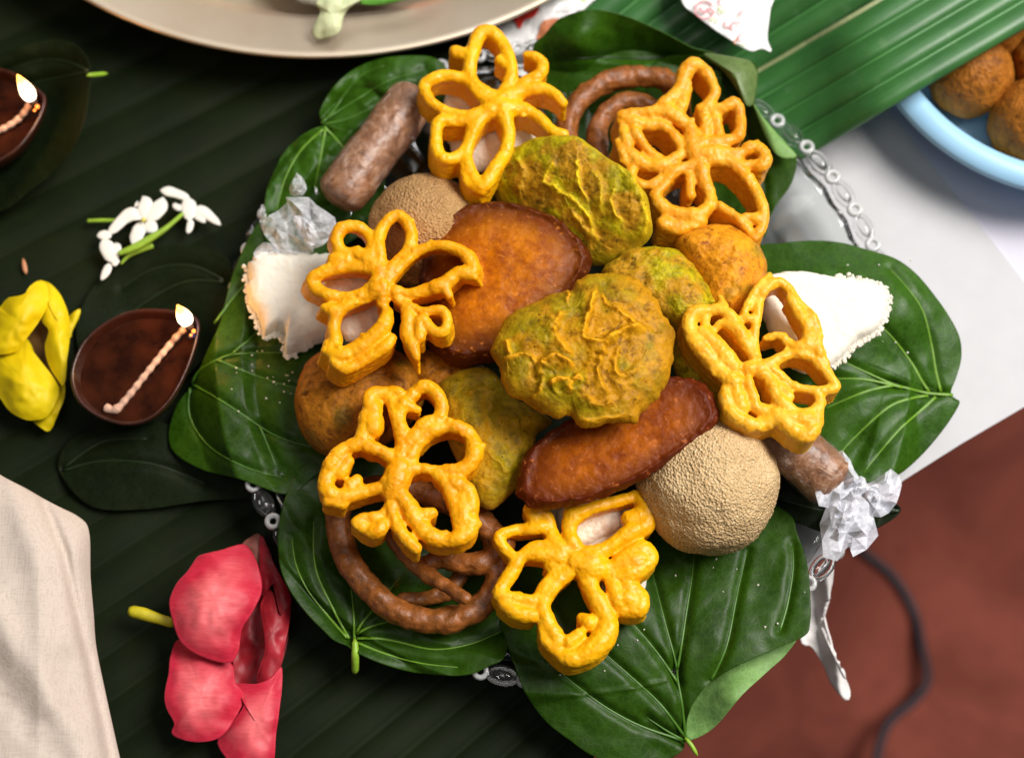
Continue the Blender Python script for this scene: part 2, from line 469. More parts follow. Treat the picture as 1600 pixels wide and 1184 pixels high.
def cookie_mat(name, a, b, c3):
    n = NT(name); big = n.noise(70, 4); f = n.noise(420, 5, 0.65)
    c = n.ramp(big, [(0.3, a), (0.7, b)])
    c = n.mix(n.maprange(f, 0.5, 0.75, 0, 0.55), c, c3); c = n.mix(n.maprange(n.noise(160, 5, 0.7), 0.52, 0.76, 0, 0.55), c, tuple(x * y for x, y in zip(a, (0.85, 0.60, 0.6))))
    pores = n.n("ShaderNodeTexVoronoi"); pores.inputs["Scale"].default_value = 420; n.l(n.tc.outputs["Object"], pores.inputs["Vector"])
    n.col(c); n.set(rough=n.maprange(f, 0.3, 0.7, 0.28, 0.5), spec=0.36); sss(n, 0.15, (1.0, 0.42, 0.05), 0.0015)
    b1 = n.bump(n.maprange(pores.outputs["Distance"], 0.0, 0.5), 0.35, 0.0005)
    n.bump(n.noise(700, 4, 0.6), 0.4, 0.0004, b1)
    return n.m
M['cookie_yellow'] = cookie_mat("rosette_yellow", (0.88, 0.37, 0.001), (0.93, 0.48, 0.002), (0.95, 0.60, 0.02))
M['cookie_orange'] = cookie_mat("rosette_orange", (0.76, 0.26, 0.004), (0.88, 0.42, 0.014), (0.93, 0.58, 0.09))
M['cookie_deep'] = cookie_mat("rosette_deep", (0.82, 0.30, 0.001), (0.90, 0.43, 0.003), (0.93, 0.55, 0.02))
M['cookie_pale'] = cookie_mat("rosette_pale_orange", (0.84, 0.35, 0.005), (0.93, 0.50, 0.022), (0.95, 0.62, 0.10))

def fritter_mat(name, base, green, ridge, brown, gstart=0.45):
    n = NT(name); mk_ = n.mask()
    f = n.noise(240, 6, 0.7, dist=0.6); f2 = n.noise(700, 4, 0.7)
    c = n.ramp(f, [(0.34, brown), (0.46, base), (0.62, tuple(min(1, x * 1.3) for x in base))])
    g = n.maprange(mk_[1], gstart, gstart + 0.2)
    c = n.mix(g, c, n.ramp(f, [(0.36, tuple(x * 0.45 for x in green)), (0.6, green)]))
    c = n.mix(n.maprange(mk_[2], 0.82, 1.0, 0, 0.75), c, tuple(0.5 * x + 0.5 * y for x, y in zip(ridge, brown)))
    c = n.mix(mk_[0], c, ridge)
    c = n.mix(n.maprange(f2, 0.58, 0.70, 0, 0.75), c, brown); c = n.mix(n.maprange(n.noise(70, 4, 0.6), 0.5, 0.72, 0, 0.55), c, brown)
    v = n.n("ShaderNodeTexVoronoi"); v.inputs["Scale"].default_value = 190; n.l(n.tc.outputs["Object"], v.inputs["Vector"])
    c = n.mix(n.maprange(v.outputs["Distance"], 0.06, 0.10, 0.8, 0.0), c, (0.02, 0.008, 0.003))
    n.col(c); n.set(rough=n.maprange(f2, 0.3, 0.7, 0.25, 0.5), spec=0.15); sss(n, 0.12, (1, 0.5, 0.1), 0.0015)
    b = n.bump(f, 0.6, 0.0007); n.bump(f2, 0.7, 0.0004, b)
    return n.m
M['fritter'] = fritter_mat("leaf_fritter", (0.46, 0.215, 0.005), (0.40, 0.275, 0.005), (0.82, 0.38, 0.010), (0.16, 0.060, 0.003), 0.44)
M['fritter_green'] = fritter_mat("leaf_fritter_green", (0.44, 0.22, 0.010), (0.52, 0.42, 0.006), (0.84, 0.58, 0.015), (0.13, 0.075, 0.008), 0.36)
M['fritter_olive'] = fritter_mat("leaf_fritter_olive", (0.44, 0.25, 0.007), (0.42, 0.29, 0.006), (0.62, 0.33, 0.02), (0.20, 0.10, 0.008), 0.4)
M['fritter_orange'] = fritter_mat("fritter_orange", (0.66, 0.26, 0.010), (0.50, 0.28, 0.015), (0.66, 0.26, 0.02), (0.28, 0.075, 0.008), 0.62)
M['fritter_brown'] = fritter_mat("fritter_brown", (0.40, 0.15, 0.010), (0.24, 0.13, 0.012), (0.45, 0.17, 0.015), (0.12, 0.035, 0.006), 0.6)

def disc_mat(name, mid, mid2, edge):
    n = NT(name); m_ = n.mask(); f = n.noise(75, 7, 0.72); f2 = n.noise(800, 4, 0.7)
    c = n.ramp(f, [(0.40, mid2), (0.60, mid)])
    e = n.math('ADD', m_[2], n.math('MULTIPLY', n.math('SUBTRACT', f, 0.5), 0.35))
    c = n.mix(n.maprange(e, 0.50, 0.92), c, edge)
    c = n.mix(n.maprange(f2, 0.55, 0.75, 0, 0.6), c, tuple(x * 0.5 for x in mid2)); c = n.mix(n.maprange(n.noise(380, 4), 0.6, 0.72, 0, 0.45), c, tuple(min(1, x * 1.5 + .05) for x in mid))
    n.col(c); n.set(rough=n.maprange(f2, 0.3, 0.7, 0.2, 0.5), spec=0.14)
    sss(n, 0.1, (1, 0.3, 0.03), 0.0012)
    b = n.bump(n.noise(260, 7, 0.75), 0.6, 0.0004); n.bump(f2, 0.6, 0.0003, b)
    return n.m
M['disc'] = disc_mat("fried_rice_cake", (0.58, 0.175, 0.001), (0.27, 0.056, 0.001), (0.085, 0.016, 0.003))
M['disc_dark'] = disc_mat("fried_rice_cake_dark", (0.46, 0.115, 0.002), (0.22, 0.040, 0.002), (0.10, 0.015, 0.003))
n = plain("fried_ring", (0.23, 0.072, 0.012), 0.42, 0.45, 220, 0.8, 0.0006); M['ring'] = n.m
def sugar_mat(name, a, b, c3):
    n = NT(name); f = n.noise(60, 4); g = n.noise(1500, 3, 0.8); v = n.n("ShaderNodeTexVoronoi"); v.inputs["Scale"].default_value = 1000
    n.l(n.tc.outputs["Object"], v.inputs["Vector"])
    c = n.ramp(f, [(0.3, a), (0.7, b)]); c = n.mix(n.maprange(g, 0.52, 0.66, 0, 0.85), c, c3); c = n.mix(n.maprange(n.noise(260, 4), 0.55, 0.7, 0, 0.4), c, a)
    c = n.mix(n.maprange(g, 0.42, 0.3, 0, 0.5), c, tuple(x * 0.5 for x in a))
    n.col(c); n.set(rough=0.6, spec=0.5)
    b1 = n.bump(v.outputs["Distance"], 1.0, 0.0008); n.bump(n.noise(500, 5, 0.7), 0.5, 0.0006, b1)
    return n.m
M['sugar'] = sugar_mat("sanded_ball", (0.52, 0.32, 0.13), (0.66, 0.46, 0.23), (0.92, 0.74, 0.46))
M['sugar_dark'] = sugar_mat("sanded_ball_dark", (0.34, 0.17, 0.055), (0.46, 0.26, 0.09), (0.66, 0.43, 0.20))
n = plain("rice_flour_sweet", (0.82, 0.78, 0.67), 0.85, 0.04, 200, 0.5, 0.0005); sss(n, 0.15, (1, .9, .7), .002); M['white_sweet'] = n.m
n = plain("coconut_sweet", (0.86, 0.76, 0.62), 0.6, 0.10, 150, 0.5, 0.0006); sss(n, 0.2, (1, .8, .6), .002); M['cream_sweet'] = n.m
n = NT("wrapped_roll"); f = n.noise(180, 6, 0.7, dist=0.8)
n.col(n.ramp(f, [(0.3, (0.10, 0.030, 0.012)), (0.5, (0.28, 0.12, 0.05)), (0.68, (0.48, 0.29, 0.19))])); n.set(rough=0.4, coat=0.25, coatr=0.2, spec=0.5)
b1 = n.bump(n.noise(130, 4, dist=1.5), 0.7, 0.0015); M['roll'] = n.m
# thin clear film (plastic): partly see-through sheet
n = NT("cling_film"); n.col((0.86, 0.86, 0.90)); n.set(rough=0.32, spec=0.5); tr = n.n("ShaderNodeBsdfTransparent"); mx = n.n("ShaderNodeMixShader")
fr = n.noise(350, 4); n.l(n.maprange(fr, 0.3, 0.7, 0.25, 0.65), mx.inputs[0]); n.l(tr.outputs[0], mx.inputs[1]); n.l(n.b.outputs[0], mx.inputs[2])
n.l(mx.outputs[0], n.t.nodes["Material Output"].inputs[0]); n.bump(n.noise(160, 2, dist=1.0), 0.25, 0.0008); M['film'] = n.m
n = NT("cling_film_white"); n.col((0.80, 0.81, 0.88)); n.set(rough=0.32, spec=0.5); tr = n.n("ShaderNodeBsdfTransparent"); mx = n.n("ShaderNodeMixShader")
fr = n.noise(350, 4); n.l(n.maprange(fr, 0.3, 0.7, 0.45, 0.85), mx.inputs[0]); n.l(tr.outputs[0], mx.inputs[1]); n.l(n.b.outputs[0], mx.inputs[2])
n.l(mx.outputs[0], n.t.nodes["Material Output"].inputs[0]); n.bump(n.noise(160, 2, dist=1.0), 0.25, 0.0008); M['film_white'] = n.m
n = NT("clear_wrap"); tr = n.n("ShaderNodeBsdfTransparent"); gl = n.n("ShaderNodeBsdfGlossy"); gl.inputs["Roughness"].default_value = 0.16; mx = n.n("ShaderNodeMixShader")
bu = n.n("ShaderNodeBump"); bu.inputs["Strength"].default_value = 1.0; bu.inputs["Distance"].default_value = 0.004; n.l(n.noise(170, 4, dist=2.5), bu.inputs["Height"]); n.l(bu.outputs[0], gl.inputs["Normal"])
n.l(n.maprange(n.noise(120, 3), 0.35, 0.7, 0.02, 0.16), mx.inputs[0]); n.l(tr.outputs[0], mx.inputs[1]); n.l(gl.outputs[0], mx.inputs[2]); n.l(mx.outputs[0], n.t.nodes["Material Output"].inputs[0]); M['wrap'] = n.m
n = NT("clear_glass"); n.col((0.97, 0.985, 0.975)); n.set(rough=0.03, trans=0.98, ior=1.49); M['glass'] = n.m
n = NT("glint_white_glass"); n.col((0.95, 0.96, 0.95)); n.set(rough=0.08, trans=0.55, ior=1.49); M['glass_ring'] = n.m  # clear glass whitened: bright window glints on the rings put into the colour
n = NT("pressed_glass"); tr = n.n("ShaderNodeBsdfTransparent"); tr.inputs[0].default_value = (0.93, 0.95, 0.94, 1); gl = n.n("ShaderNodeBsdfGlossy"); gl.inputs["Roughness"].default_value = 0.06
fz = n.n("ShaderNodeFresnel"); fz.inputs[0].default_value = 1.5; v = n.n("ShaderNodeTexVoronoi"); v.inputs["Scale"].default_value = 60; n.l(n.tc.outputs["Object"], v.inputs["Vector"])
bu = n.n("ShaderNodeBump"); bu.inputs["Strength"].default_value = 0.5; bu.inputs["Distance"].default_value = 0.002; n.l(v.outputs["Distance"], bu.inputs["Height"]); n.l(bu.outputs[0], gl.inputs["Normal"]); n.l(bu.outputs[0], fz.inputs["Normal"])
mx = n.n("ShaderNodeMixShader"); n.l(fz.outputs[0], mx.inputs[0]); n.l(tr.outputs[0], mx.inputs[1]); n.l(gl.outputs[0], mx.inputs[2]); n.l(mx.outputs[0], n.t.nodes["Material Output"].inputs[0]); M['glass_dish'] = n.m
n = NT("tablecloth"); wv = n.n("ShaderNodeTexWave"); wv.inputs["Scale"].default_value = 700; n.l(n.tc.outputs["Object"], wv.inputs["Vector"])
n.col(n.ramp(n.noise(8, 3), [(0.3, (0.60, 0.575, 0.66)), (0.7, (0.66, 0.64, 0.72))])); n.set(rough=0.8, spec=0.2); n.bump(wv.outputs["Fac"], 0.2, 0.0002); M['cloth_lav'] = n.m
M['paper'] = plain("white_paper", (0.53, 0.525, 0.54), 0.7, 0.03, 60, 0.15, 0.0005, spec=0.3).m
M['edge_cloth'] = plain("white_cloth_edge", (0.84, 0.80, 0.78), 0.8, 0.04, 120, 0.4, 0.0008).m
n = NT("cream_muslin"); t1 = n.noise(1500, 2, stretch=((0.05, 1, 1), (0, 0, 0.18))); t2 = n.noise(1500, 2, stretch=((1, 0.05, 1), (0, 0, 0.18)))
wv = n.math('MULTIPLY', t1, t2)
slub = n.noise(900, 3, stretch=((0.08, 1, 1), (0, 0, 0.18)))
c = n.mix(n.maprange(wv, 0.10, 0.26, 0.45, 0.0), (0.58, 0.49, 0.42), (0.36, 0.28, 0.23)); c = n.mix(n.maprange(slub, 0.3, 0.42, 0.3, 0.0), c, (0.50, 0.41, 0.35))
n.col(c); n.set(rough=0.85, spec=0.2); b1 = n.bump(wv, 0.5, 0.0003); n.bump(n.noise(45, 4), 0.4, 0.002, b1); M['muslin'] = n.m
n = NT("red_floor"); f = n.noise(5, 6, 0.7, dist=1.2); n.col(n.ramp(f, [(0.34, (0.12, 0.026, 0.016)), (0.66, (0.25, 0.062, 0.040))])); n.set(rough=0.7, spec=0.12); n.bump(n.noise(60, 4), 0.1, 0.001); M['floor'] = n.m
M['cable'] = plain("black_cable", (0.015, 0.017, 0.028), 0.5, 0.1).m
n = NT("fired_clay"); f = n.noise(150, 5); n.col(n.ramp(f, [(0.3, (0.022, 0.006, 0.003)), (0.7, (0.05, 0.013, 0.006))])); n.set(rough=0.30, spec=0.5); n.bump(n.noise(300, 4), 0.4, 0.0005); M['clay'] = n.m
n = NT("lamp_oil"); f = n.noise(90, 4); n.col(n.ramp(f, [(0.35, (0.014, 0.004, 0.002)), (0.65, (0.045, 0.011, 0.004))])); n.set(rough=0.07, spec=0.3); M['oil'] = n.m
M['wick'] = plain("cotton_wick", (0.58, 0.36, 0.26), 0.7, 0.2, 700, 0.8, 0.0006).m
M['char'] = plain("burnt_wick", (0.03, 0.015, 0.012), 0.8).m
def emis(name, c, s):
    n = NT(name); n.b.inputs["Emission Color"].default_value = (*c, 1); n.b.inputs["Emission Strength"].default_value = s; n.col((0, 0, 0)); return n.m
n = NT("flame"); sx = n.n("ShaderNodeSeparateXYZ"); n.l(n.tc.outputs["Generated"], sx.inputs[0]); c = n.ramp(sx.outputs[2], [(0.0, (0.35, 0.35, 1.0)), (0.16, (1.0, 0.75, 0.55)), (0.5, (1.0, 0.80, 0.42)), (0.85, (1.0, 0.42, 0.06))])
n.l(c, n.b.inputs["Emission Color"]); n.b.inputs["Emission Strength"].default_value = 5.0; n.col((0, 0, 0)); M['flame'] = n.m
M['ember'] = emis("ember", (1.0, 0.22, 0.03), 3.5)
n = NT("yellow_petal"); f = n.noise(60, 3); n.col(n.ramp(f, [(0.3, (0.66, 0.46, 0.001)), (0.7, (0.76, 0.57, 0.003))])); n.set(rough=0.5, spec=0.3); sss(n, 0.2, (1, .8, .1), .002); n.bump(n.noise(300, 3), 0.15, 0.0004); M['yellow'] = n.m
M['throat'] = plain("flower_throat", (0.20, 0.10, 0.02), 0.6).m
n = NT("pink_petal"); f = n.noise(620, 5, 0.55, stretch=((0.3, 1.6, 1), (0, 0, 0.35))); m_ = n.mask()
n.col(n.mix(n.maprange(n.math('ADD', m_[2], n.math('MULTIPLY', n.math('SUBTRACT', n.noise(55, 3), 0.5), 0.9)), 0.15, 0.85, 0.0, 0.95), n.ramp(f, [(0.3, (0.78, 0.13, 0.14)), (0.7, (0.86, 0.20, 0.21))]), n.ramp(f, [(0.3, (0.46, 0.004, 0.028)), (0.7, (0.56, 0.012, 0.045))])))
n.set(rough=0.5, spec=0.3, sheen=0.1); sss(n, 0.2, (1, .3, .3), .002); n.bump(f, 0.15, 0.0002); M['pink'] = n.m
M['red_petal'] = plain("red_inner_petal", (0.33, 0.008, 0.018), 0.5, 0.3, 120).m
M['dusky'] = plain("dusky_petal", (0.40, 0.13, 0.10), 0.55, 0.2, 120).m
M['pistil'] = plain("yellow_tube", (0.50, 0.42, 0.010), 0.5, 0.15, 300).m
n = plain("white_petal", (0.80, 0.79, 0.72), 0.5, 0.04, 200, 0.2); sss(n, 0.2, (1, 1, .8), .0015); M['jasmine'] = n.m
M['jasmine_c'] = plain("flower_eye", (0.62, 0.60, 0.06), 0.5).m
n = NT("steel"); n.set(metal=1.0, rough=0.55); br = n.noise(14, 5, 0.7); n.col(n.ramp(br, [(0.3, (0.78, 0.64, 0.48)), (0.7, (0.86, 0.75, 0.60))])); n.bump(n.noise(30, 5), 0.08, 0.001); M['steel'] = n.m
M['blue'] = plain("blue_plastic", (0.34, 0.60, 0.84), 0.35, 0.03, 30, 0.0).m
M['ball'] = fritter_mat("fried_ball", (0.34, 0.12, 0.015), (0.30, 0.12, 0.015), (0.5, 0.2, 0.03), (0.12, 0.035, 0.008), 0.7)
M['cabbage'] = plain("cabbage", (0.62, 0.66, 0.38), 0.45, 0.15, 120).m
M['white_food'] = plain("white_food", (0.80, 0.74, 0.62), 0.5).m
M['curry'] = plain("orange_curry", (0.66, 0.17, 0.02), 0.3, 0.3, 200).m
M['green_food'] = plain("green_garnish", (0.10, 0.30, 0.03), 0.4, 0.2).m
M['foil'] = plain("printed_wrapper", (0.80, 0.79, 0.78), 0.25, 0.03, 80, 0.5, 0.002, spec=0.6).m
M['ink_red'] = plain("red_print", (0.78, 0.045, 0.03), 0.35, 0.1).m
M['ink_orange'] = plain("orange_print", (0.62, 0.22, 0.10), 0.35, 0.2).m
M['ink_pink'] = plain("pink_print", (0.80, 0.28, 0.30), 0.35, 0.1).m
M['ink_green'] = plain("green_print", (0.45, 0.62, 0.20), 0.35, 0.1).m
M['wood'] = plain("table_board", (0.35, 0.28, 0.24), 0.6).m

# ------------------------------------------------------------------ setting
FZ = -0.62
v = [(-4, -4, FZ), (4, -4, FZ), (4, 4, FZ), (-4, 4, FZ)]
tag(mk("floor", v, [(0, 1, 2, 3)], M['floor'], origin=(0, 0, FZ)), kind="structure")
def slab(name, pts, z0, z1, mat, parent=None, origin=None):
    p = P([q[0] for q in pts], [q[1] for q in pts], z1); n_ = len(p); lo = p.copy(); lo[:, 2] = z0
    if area_sign(p[:, :2]) < 0: p = p[::-1]; lo = lo[::-1]
    F = [tuple(range(n_)), tuple(range(n_, 2 * n_))[::-1]] + [(i, n_ + i, n_ + (i + 1) % n_, (i + 1) % n_) for i in range(n_)]
    return mk(name, np.vstack([p, lo]), F, mat, parent, origin, smooth=False)
table_edge = [(1600, 632), (1500, 690), (1410, 747), (1345, 810), (1292, 872), (1180, 950), (1090, 1010), (960, 1110), (860, 1200)]
tp = [(-700, -800), (2600, -800), (2500, 100)] + table_edge + [(600, 1450), (-700, 2300)]
tb = empty("table", (0, 0, FZ), "low table under a pale lavender white cloth, carrying all the food", "table")
slab("table_top", tp, -0.014, -0.0035, M['wood'], tb)
slab("tablecloth", [(x + 2, y + 2) for x, y in tp], -0.0035, 0.0, M['cloth_lav'], tb)
for (x, y) in ((-0.62, 0.55), (0.75, 0.55), (-0.62, -0.28)):
    Vt, Ft = tube_verts(np.array([[x, y, FZ], [x, y, FZ / 2], [x, y, -0.0145]]), 0.022, 16); mk("leg", Vt, Ft, M['wood'], tb)
# white sheet over the cloth with its hanging corner
ws = empty("paper_sheet", tuple(P(1400, 500, 0.0)), "plain white paper sheet right of the glass plate, one corner hanging off the table", "paper")
outl = [(1392, 172), (1500, 312), (1600, 440), (1800, 700), (1700, 640), (1603, 634), (1502, 693), (1412, 750), (1347, 813), (1294, 876), (1180, 953), (1100, 1000), (1000, 900), (960, 560), (1000, 160), (1200, 90)]
slab("sheet_surface", outl, 0.0006, 0.0022, M['paper'], ws)
# hanging corner
cor = [(1290, 870), (1302, 879), (1302, 900), (1299, 918), (1295, 935), (1287, 957), (1291, 980), (1297, 1000), (1302, 1021), (1314, 1045), (1325, 1067), (1329, 1084), (1325, 1094), (1314, 1088), (1298, 1067), (1284, 1035), (1268, 1010), (1252, 1003), (1250, 950), (1258, 900), (1270, 875)]
sheet("hanging_corner", cor, lambda x, y: -0.002 - 0.018 * np.clip((y - 880) / 210, 0, 1) ** 1.1 - 0.010 * np.clip((1288 + (y - 880) * 0.12 - x) / 22, 0, 1), M['edge_cloth'], ws, center=(1283, 975), rings=14, segs=80, thick=0.0008, amp=0.002, nfreq=40)

# ------------------------------------------------------------------ banana leaves
def ribbed(name, quad, nr, zf, mat, label, nu=60, per=10, depth=0.0022, group=None, parent=None, wob=0.002):
    S0, E0, S1, E1 = [np.array(q, float) for q in quad]      # S->E runs along the ribs; 0->1 across
    nv = nr * per; u = np.linspace(0, 1, nu + 1); vv = np.linspace(0, 1, nv + 1)
    U, V_ = np.meshgrid(u, vv, indexing='ij')
    q = (1 - V_)[..., None] * ((1 - U)[..., None] * S0 + U[..., None] * E0) + V_[..., None] * ((1 - U)[..., None] * S1 + U[..., None] * E1)
    ph = (V_ * nr) % 1.0
    saw = np.abs(np.sin(math.pi * ph)) ** 0.7
    z = zf(q[..., 0], q[..., 1]) + depth * saw + wob * fbm(np.stack([q[..., 0] / 260, q[..., 1] / 260, 0 * U], -1), 5, 2)
    verts = P(q[..., 0], q[..., 1], z).reshape(-1, 3)
    F = []
    W = nv + 1
    for i in range(nu):
        for j in range(nv):
            F.append((i * W + j, i * W + j + 1, (i + 1) * W + j + 1, (i + 1) * W + j))
    a = verts[F[0][1]] - verts[F[0][0]]; b = verts[F[0][3]] - verts[F[0][0]]
    if np.cross(a, b)[2] < 0: F = [f[::-1] for f in F]
    o = mk(name, verts, F, mat, parent)
    uv = o.data.uv_layers.new(name="UVMap"); li = np.empty(len(o.data.loops), np.int32); o.data.loops.foreach_get("vertex_index", li)
    UU = np.stack([U.reshape(-1), V_.reshape(-1) * nr], -1)[li]; uv.data.foreach_set("uv", UU.astype(np.float32).ravel())
    solid(o, 0.0005)
    return o, q, z
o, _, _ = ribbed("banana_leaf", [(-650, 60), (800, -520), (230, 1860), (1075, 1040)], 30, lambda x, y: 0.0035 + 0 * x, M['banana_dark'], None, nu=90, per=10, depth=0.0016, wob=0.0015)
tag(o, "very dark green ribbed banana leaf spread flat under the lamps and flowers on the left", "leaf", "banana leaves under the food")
zB = TPS([(1240, 257, 0.010), (1290, 228, 0.018), (1185, 112, 0.008), (1120, 150, 0.004), (1380, 175, 0.040), (1420, 150, 0.044), (1600, 45, 0.048), (1700, -14, 0.050), (1400, -14, 0.040), (1560, -110, 0.046), (1330, 60, 0.036), (1260, 68, 0.020)])
bl = empty("banana_leaf", tuple(P(1350, 60, 0.0)), "bright green ribbed banana leaf at the top right, reaching over the blue bowl", "leaf", "banana leaves under the food")
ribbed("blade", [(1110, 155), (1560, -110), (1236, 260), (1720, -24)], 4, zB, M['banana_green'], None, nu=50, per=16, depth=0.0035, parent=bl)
zA = TPS([(1110, 155, 0.004), (1185, 112, 0.008), (1260, 68, 0.020), (1400, -14, 0.040), (1560, -110, 0.046), (880, 60, 0.016), (1000, 0, 0.022), (1200, -150, 0.05), (1100, 60, 0.016), (900, 160, 0.006)])
ribbed("blade", [(860, 60), (1150, -190), (1110, 154), (1560, -112)], 6, zA, M['banana_green'], None, nu=50, per=12, depth=0.0025, parent=bl)
px_tube("midrib", [(1112, 156), (1185, 112), (1260, 68), (1400, -14), (1560, -110)], lambda x, y: np.maximum(zB(x, y), zA(x, y)) + 0.001, 5, plain("midrib", (0.30, 0.34, 0.16), 0.4).m, bl, flat=0.5)

# ------------------------------------------------------------------ glass plate
pc = np.array([0.0212, 0.0166, 0.030]); RR = 0.1398
gp = empty("glass_plate", (pc[0], pc[1], 0.003), "clear pressed glass plate with a beaded rim holding the leaves and fried snacks", "plate")
prof = [(0.0, 0.0065), (0.05, 0.0065), (0.070, 0.008), (0.095, 0.014), (0.115, 0.0215), (RR - 0.010, 0.0268), (RR - 0.006, 0.0270), (RR - 0.006, 0.0243), (RR - 0.011, 0.0235), (0.115, 0.0180), (0.095, 0.0105), (0.072, 0.0045), (0.066, 0.002), (0.060, 0.002), (0.056, 0.0035), (0.0, 0.0035)]
revolve("dish", prof, M['glass_dish'], (pc[0], pc[1], 0.0), gp, 192, wave=lambda a, r, z: (r + 0.0006 * (r > 0.08) * np.sin(48 * a), z + 0.0009 * ((r > 0.09) & (r < RR - 0.005)) * np.sin(24 * a) ** 2))
NB = 50
def torus_mesh(Rx, Ry, r, name, n=28, m=10):
    a = np.linspace(0, 2 * math.pi, n, endpoint=False); b = np.linspace(0, 2 * math.pi, m, endpoint=False)
    A, B = np.meshgrid(a, b, indexing='ij'); V_ = np.stack([(Rx + r * np.cos(B)) * np.cos(A), (Ry + r * np.cos(B)) * np.sin(A), r * 1.25 * np.sin(B)], -1).reshape(-1, 3)
    F = [(i * m + j, ((i + 1) % n) * m + j, ((i + 1) % n) * m + (j + 1) % m, i * m + (j + 1) % m) for i in range(n) for j in range(m)]
    me = bpy.data.meshes.new(name); me.from_pydata(V_.tolist(), [], F); me.polygons.foreach_set("use_smooth", [True] * len(F)); me.update(); me.materials.append(M['glass_ring' if name == 'bead_ring' else 'glass']); return me
ring_me = torus_mesh(0.0024, 0.0024, 0.00115, "bead_ring"); link_me = torus_mesh(0.0058, 0.0030, 0.0012, "oval_link")
def lens_mesh():
    V_, F = ico(); me = bpy.data.meshes.new("lens"); me.from_pydata((V_ * np.array([0.0054, 0.0024, 0.0022])).tolist(), [], [tuple(int(t) for t in f) for f in F])
    me.polygons.foreach_set("use_smooth", [True] * len(F)); me.update(); me.materials.append(M['glass']); return me
lens_me = lens_mesh()
for k in range(NB):
    for nm, me, off in (("bead_ring", ring_me, 0.0), ("oval_link", link_me, 0.5), ("lens", lens_me, 0.5)):
        a = 2 * math.pi * (k + off + 0.57) / NB
        rr = RR + (0.0 if nm == "bead_ring" else -0.0003)
        o = bpy.data.objects.new(nm, me); COL.objects.link(o); o.parent = gp
        o.location = (rr * math.cos(a), rr * math.sin(a), 0.0268 + (0.0005 if nm == "bead_ring" else 0.0) - 0.003); o.rotation_euler = (0, 0, a + math.pi / 2)

# ------------------------------------------------------------------ betel leaves
LEAF_Z = {}
def leaf(label, outline, ctrl, veins, mat, vmat, center=None, folds=(), stem=None, amp=0.0016, seed=1, vr=2.2, name="betel_leaf", group="betel leaves lining the plate", nf=70, rings=70, segs=260, ga=0.0012):
    zf = TPS(ctrl)
    c = np.mean(np.array(outline), 0)
    root = empty(name, tuple(P(c[0], c[1], float(zf(c[0], c[1])) - 0.001)), label, "leaf", group)
    def zz(x, y):
        x = np.asarray(x, float); y = np.asarray(y, float)
        w_ = P(x, y, 0.027); rho = np.hypot(w_[..., 0] - pc[0], w_[..., 1] - pc[1])
        lo = np.interp(rho, [0, 0.05, 0.07, 0.095, 0.115, RR - 0.009, RR - 0.006, RR + 0.005, RR + 0.011, RR + 0.03], [0.0075, 0.0075, 0.009, 0.015, 0.0225, 0.0295, 0.0315, 0.0315, 0.024, 0.002])
        if not group.startswith("betel"): lo = 0.0 * lo
        z0_ = zf(x, y); z0_ = np.where(z0_ > lo, z0_, lo)
        z = z0_ + amp * fbm(np.stack([np.asarray(x) / nf, np.asarray(y) / nf, 0 * np.asarray(x) + seed * 3.1], -1), seed, 3)
        return z
    vs = [smooth_curve(v_, 8.0) for v_ in veins]
    sheet("blade", outline, zz, mat, root, center, rings, segs, 0.00045, grooves=[[tuple(p) for p in v_] for v_ in vs], gw=8, ga=ga, seed=seed)
    for i, v_ in enumerate(vs):
        r0 = vr if len(v_) > 6 else vr * 0.7
        z = zz(v_[:, 0], v_[:, 1]) - ga + 0.00012
        r = np.linspace(r0, 0.5, len(v_)) * PX
        tube("vein", P(v_[:, 0], v_[:, 1], z), r, vmat, root, 8, 0.45)
    if stem: px_tube("stem", stem[0], stem[1], stem[2], M['stem'], root)
    return root, zz
# left
leafC, zC = leaf("broad heart-shaped betel leaf between the clay lamp and the crumbling white sweet",
    [(425, 330), (400, 352), (380, 390), (360, 440), (345, 500), (325, 545), (305, 590), (296, 606), (275, 635), (263, 680), (275, 710), (320, 735), (380, 750), (450, 772), (490, 745), (560, 690), (620, 620), (620, 520), (560, 420), (480, 350)],
    [(400, 352, .022), (345, 500, .022), (305, 590, .018), (263, 680, .014), (380, 750, .024), (450, 772, .025), (420, 600, .030), (560, 560, .022), (480, 680, .030), (620, 520, .018), (450, 450, .030)],
    [[(300, 598), (312, 578), (344, 560), (362, 554), (410, 551), (470, 552)], [(362, 554), (375, 541), (390, 530), (420, 500)], [(340, 562), (370, 575), (406, 589), (453, 604), (500, 612)],
     [(300, 600), (331, 617), (375, 645), (422, 676), (462, 692), (500, 700)], [(297, 606), (295, 645), (312, 680), (340, 707), (390, 732), (440, 745)], [(335, 505), (362, 468), (384, 445), (430, 420)], [(405, 665), (420, 700), (432, 730)]],
    M['leaf'], M['vein'], center=(430, 600), seed=2)
leaf("small betel leaf standing behind the plastic twist of the upper wrapped roll",
    [(413, 322), (417, 294), (430, 263), (451, 230), (481, 206), (508, 198), (540, 203), (590, 215), (600, 300), (560, 370), (480, 400), (425, 385), (408, 350)],
    [(413, 322, .026), (451, 230, .030), (508, 198, .034), (590, 215, .026), (560, 370, .022), (425, 385, .026), (490, 280, .020), (500, 330, .02)],
    [[(507, 199), (520, 212), (540, 235), (565, 270)], [(505, 202), (470, 235), (445, 280), (432, 330)], [(508, 203), (500, 250), (490, 300)]], M['leaf_bright'], M['vein_bright'], seed=4, amp=0.003, nf=45, rings=50, segs=200)
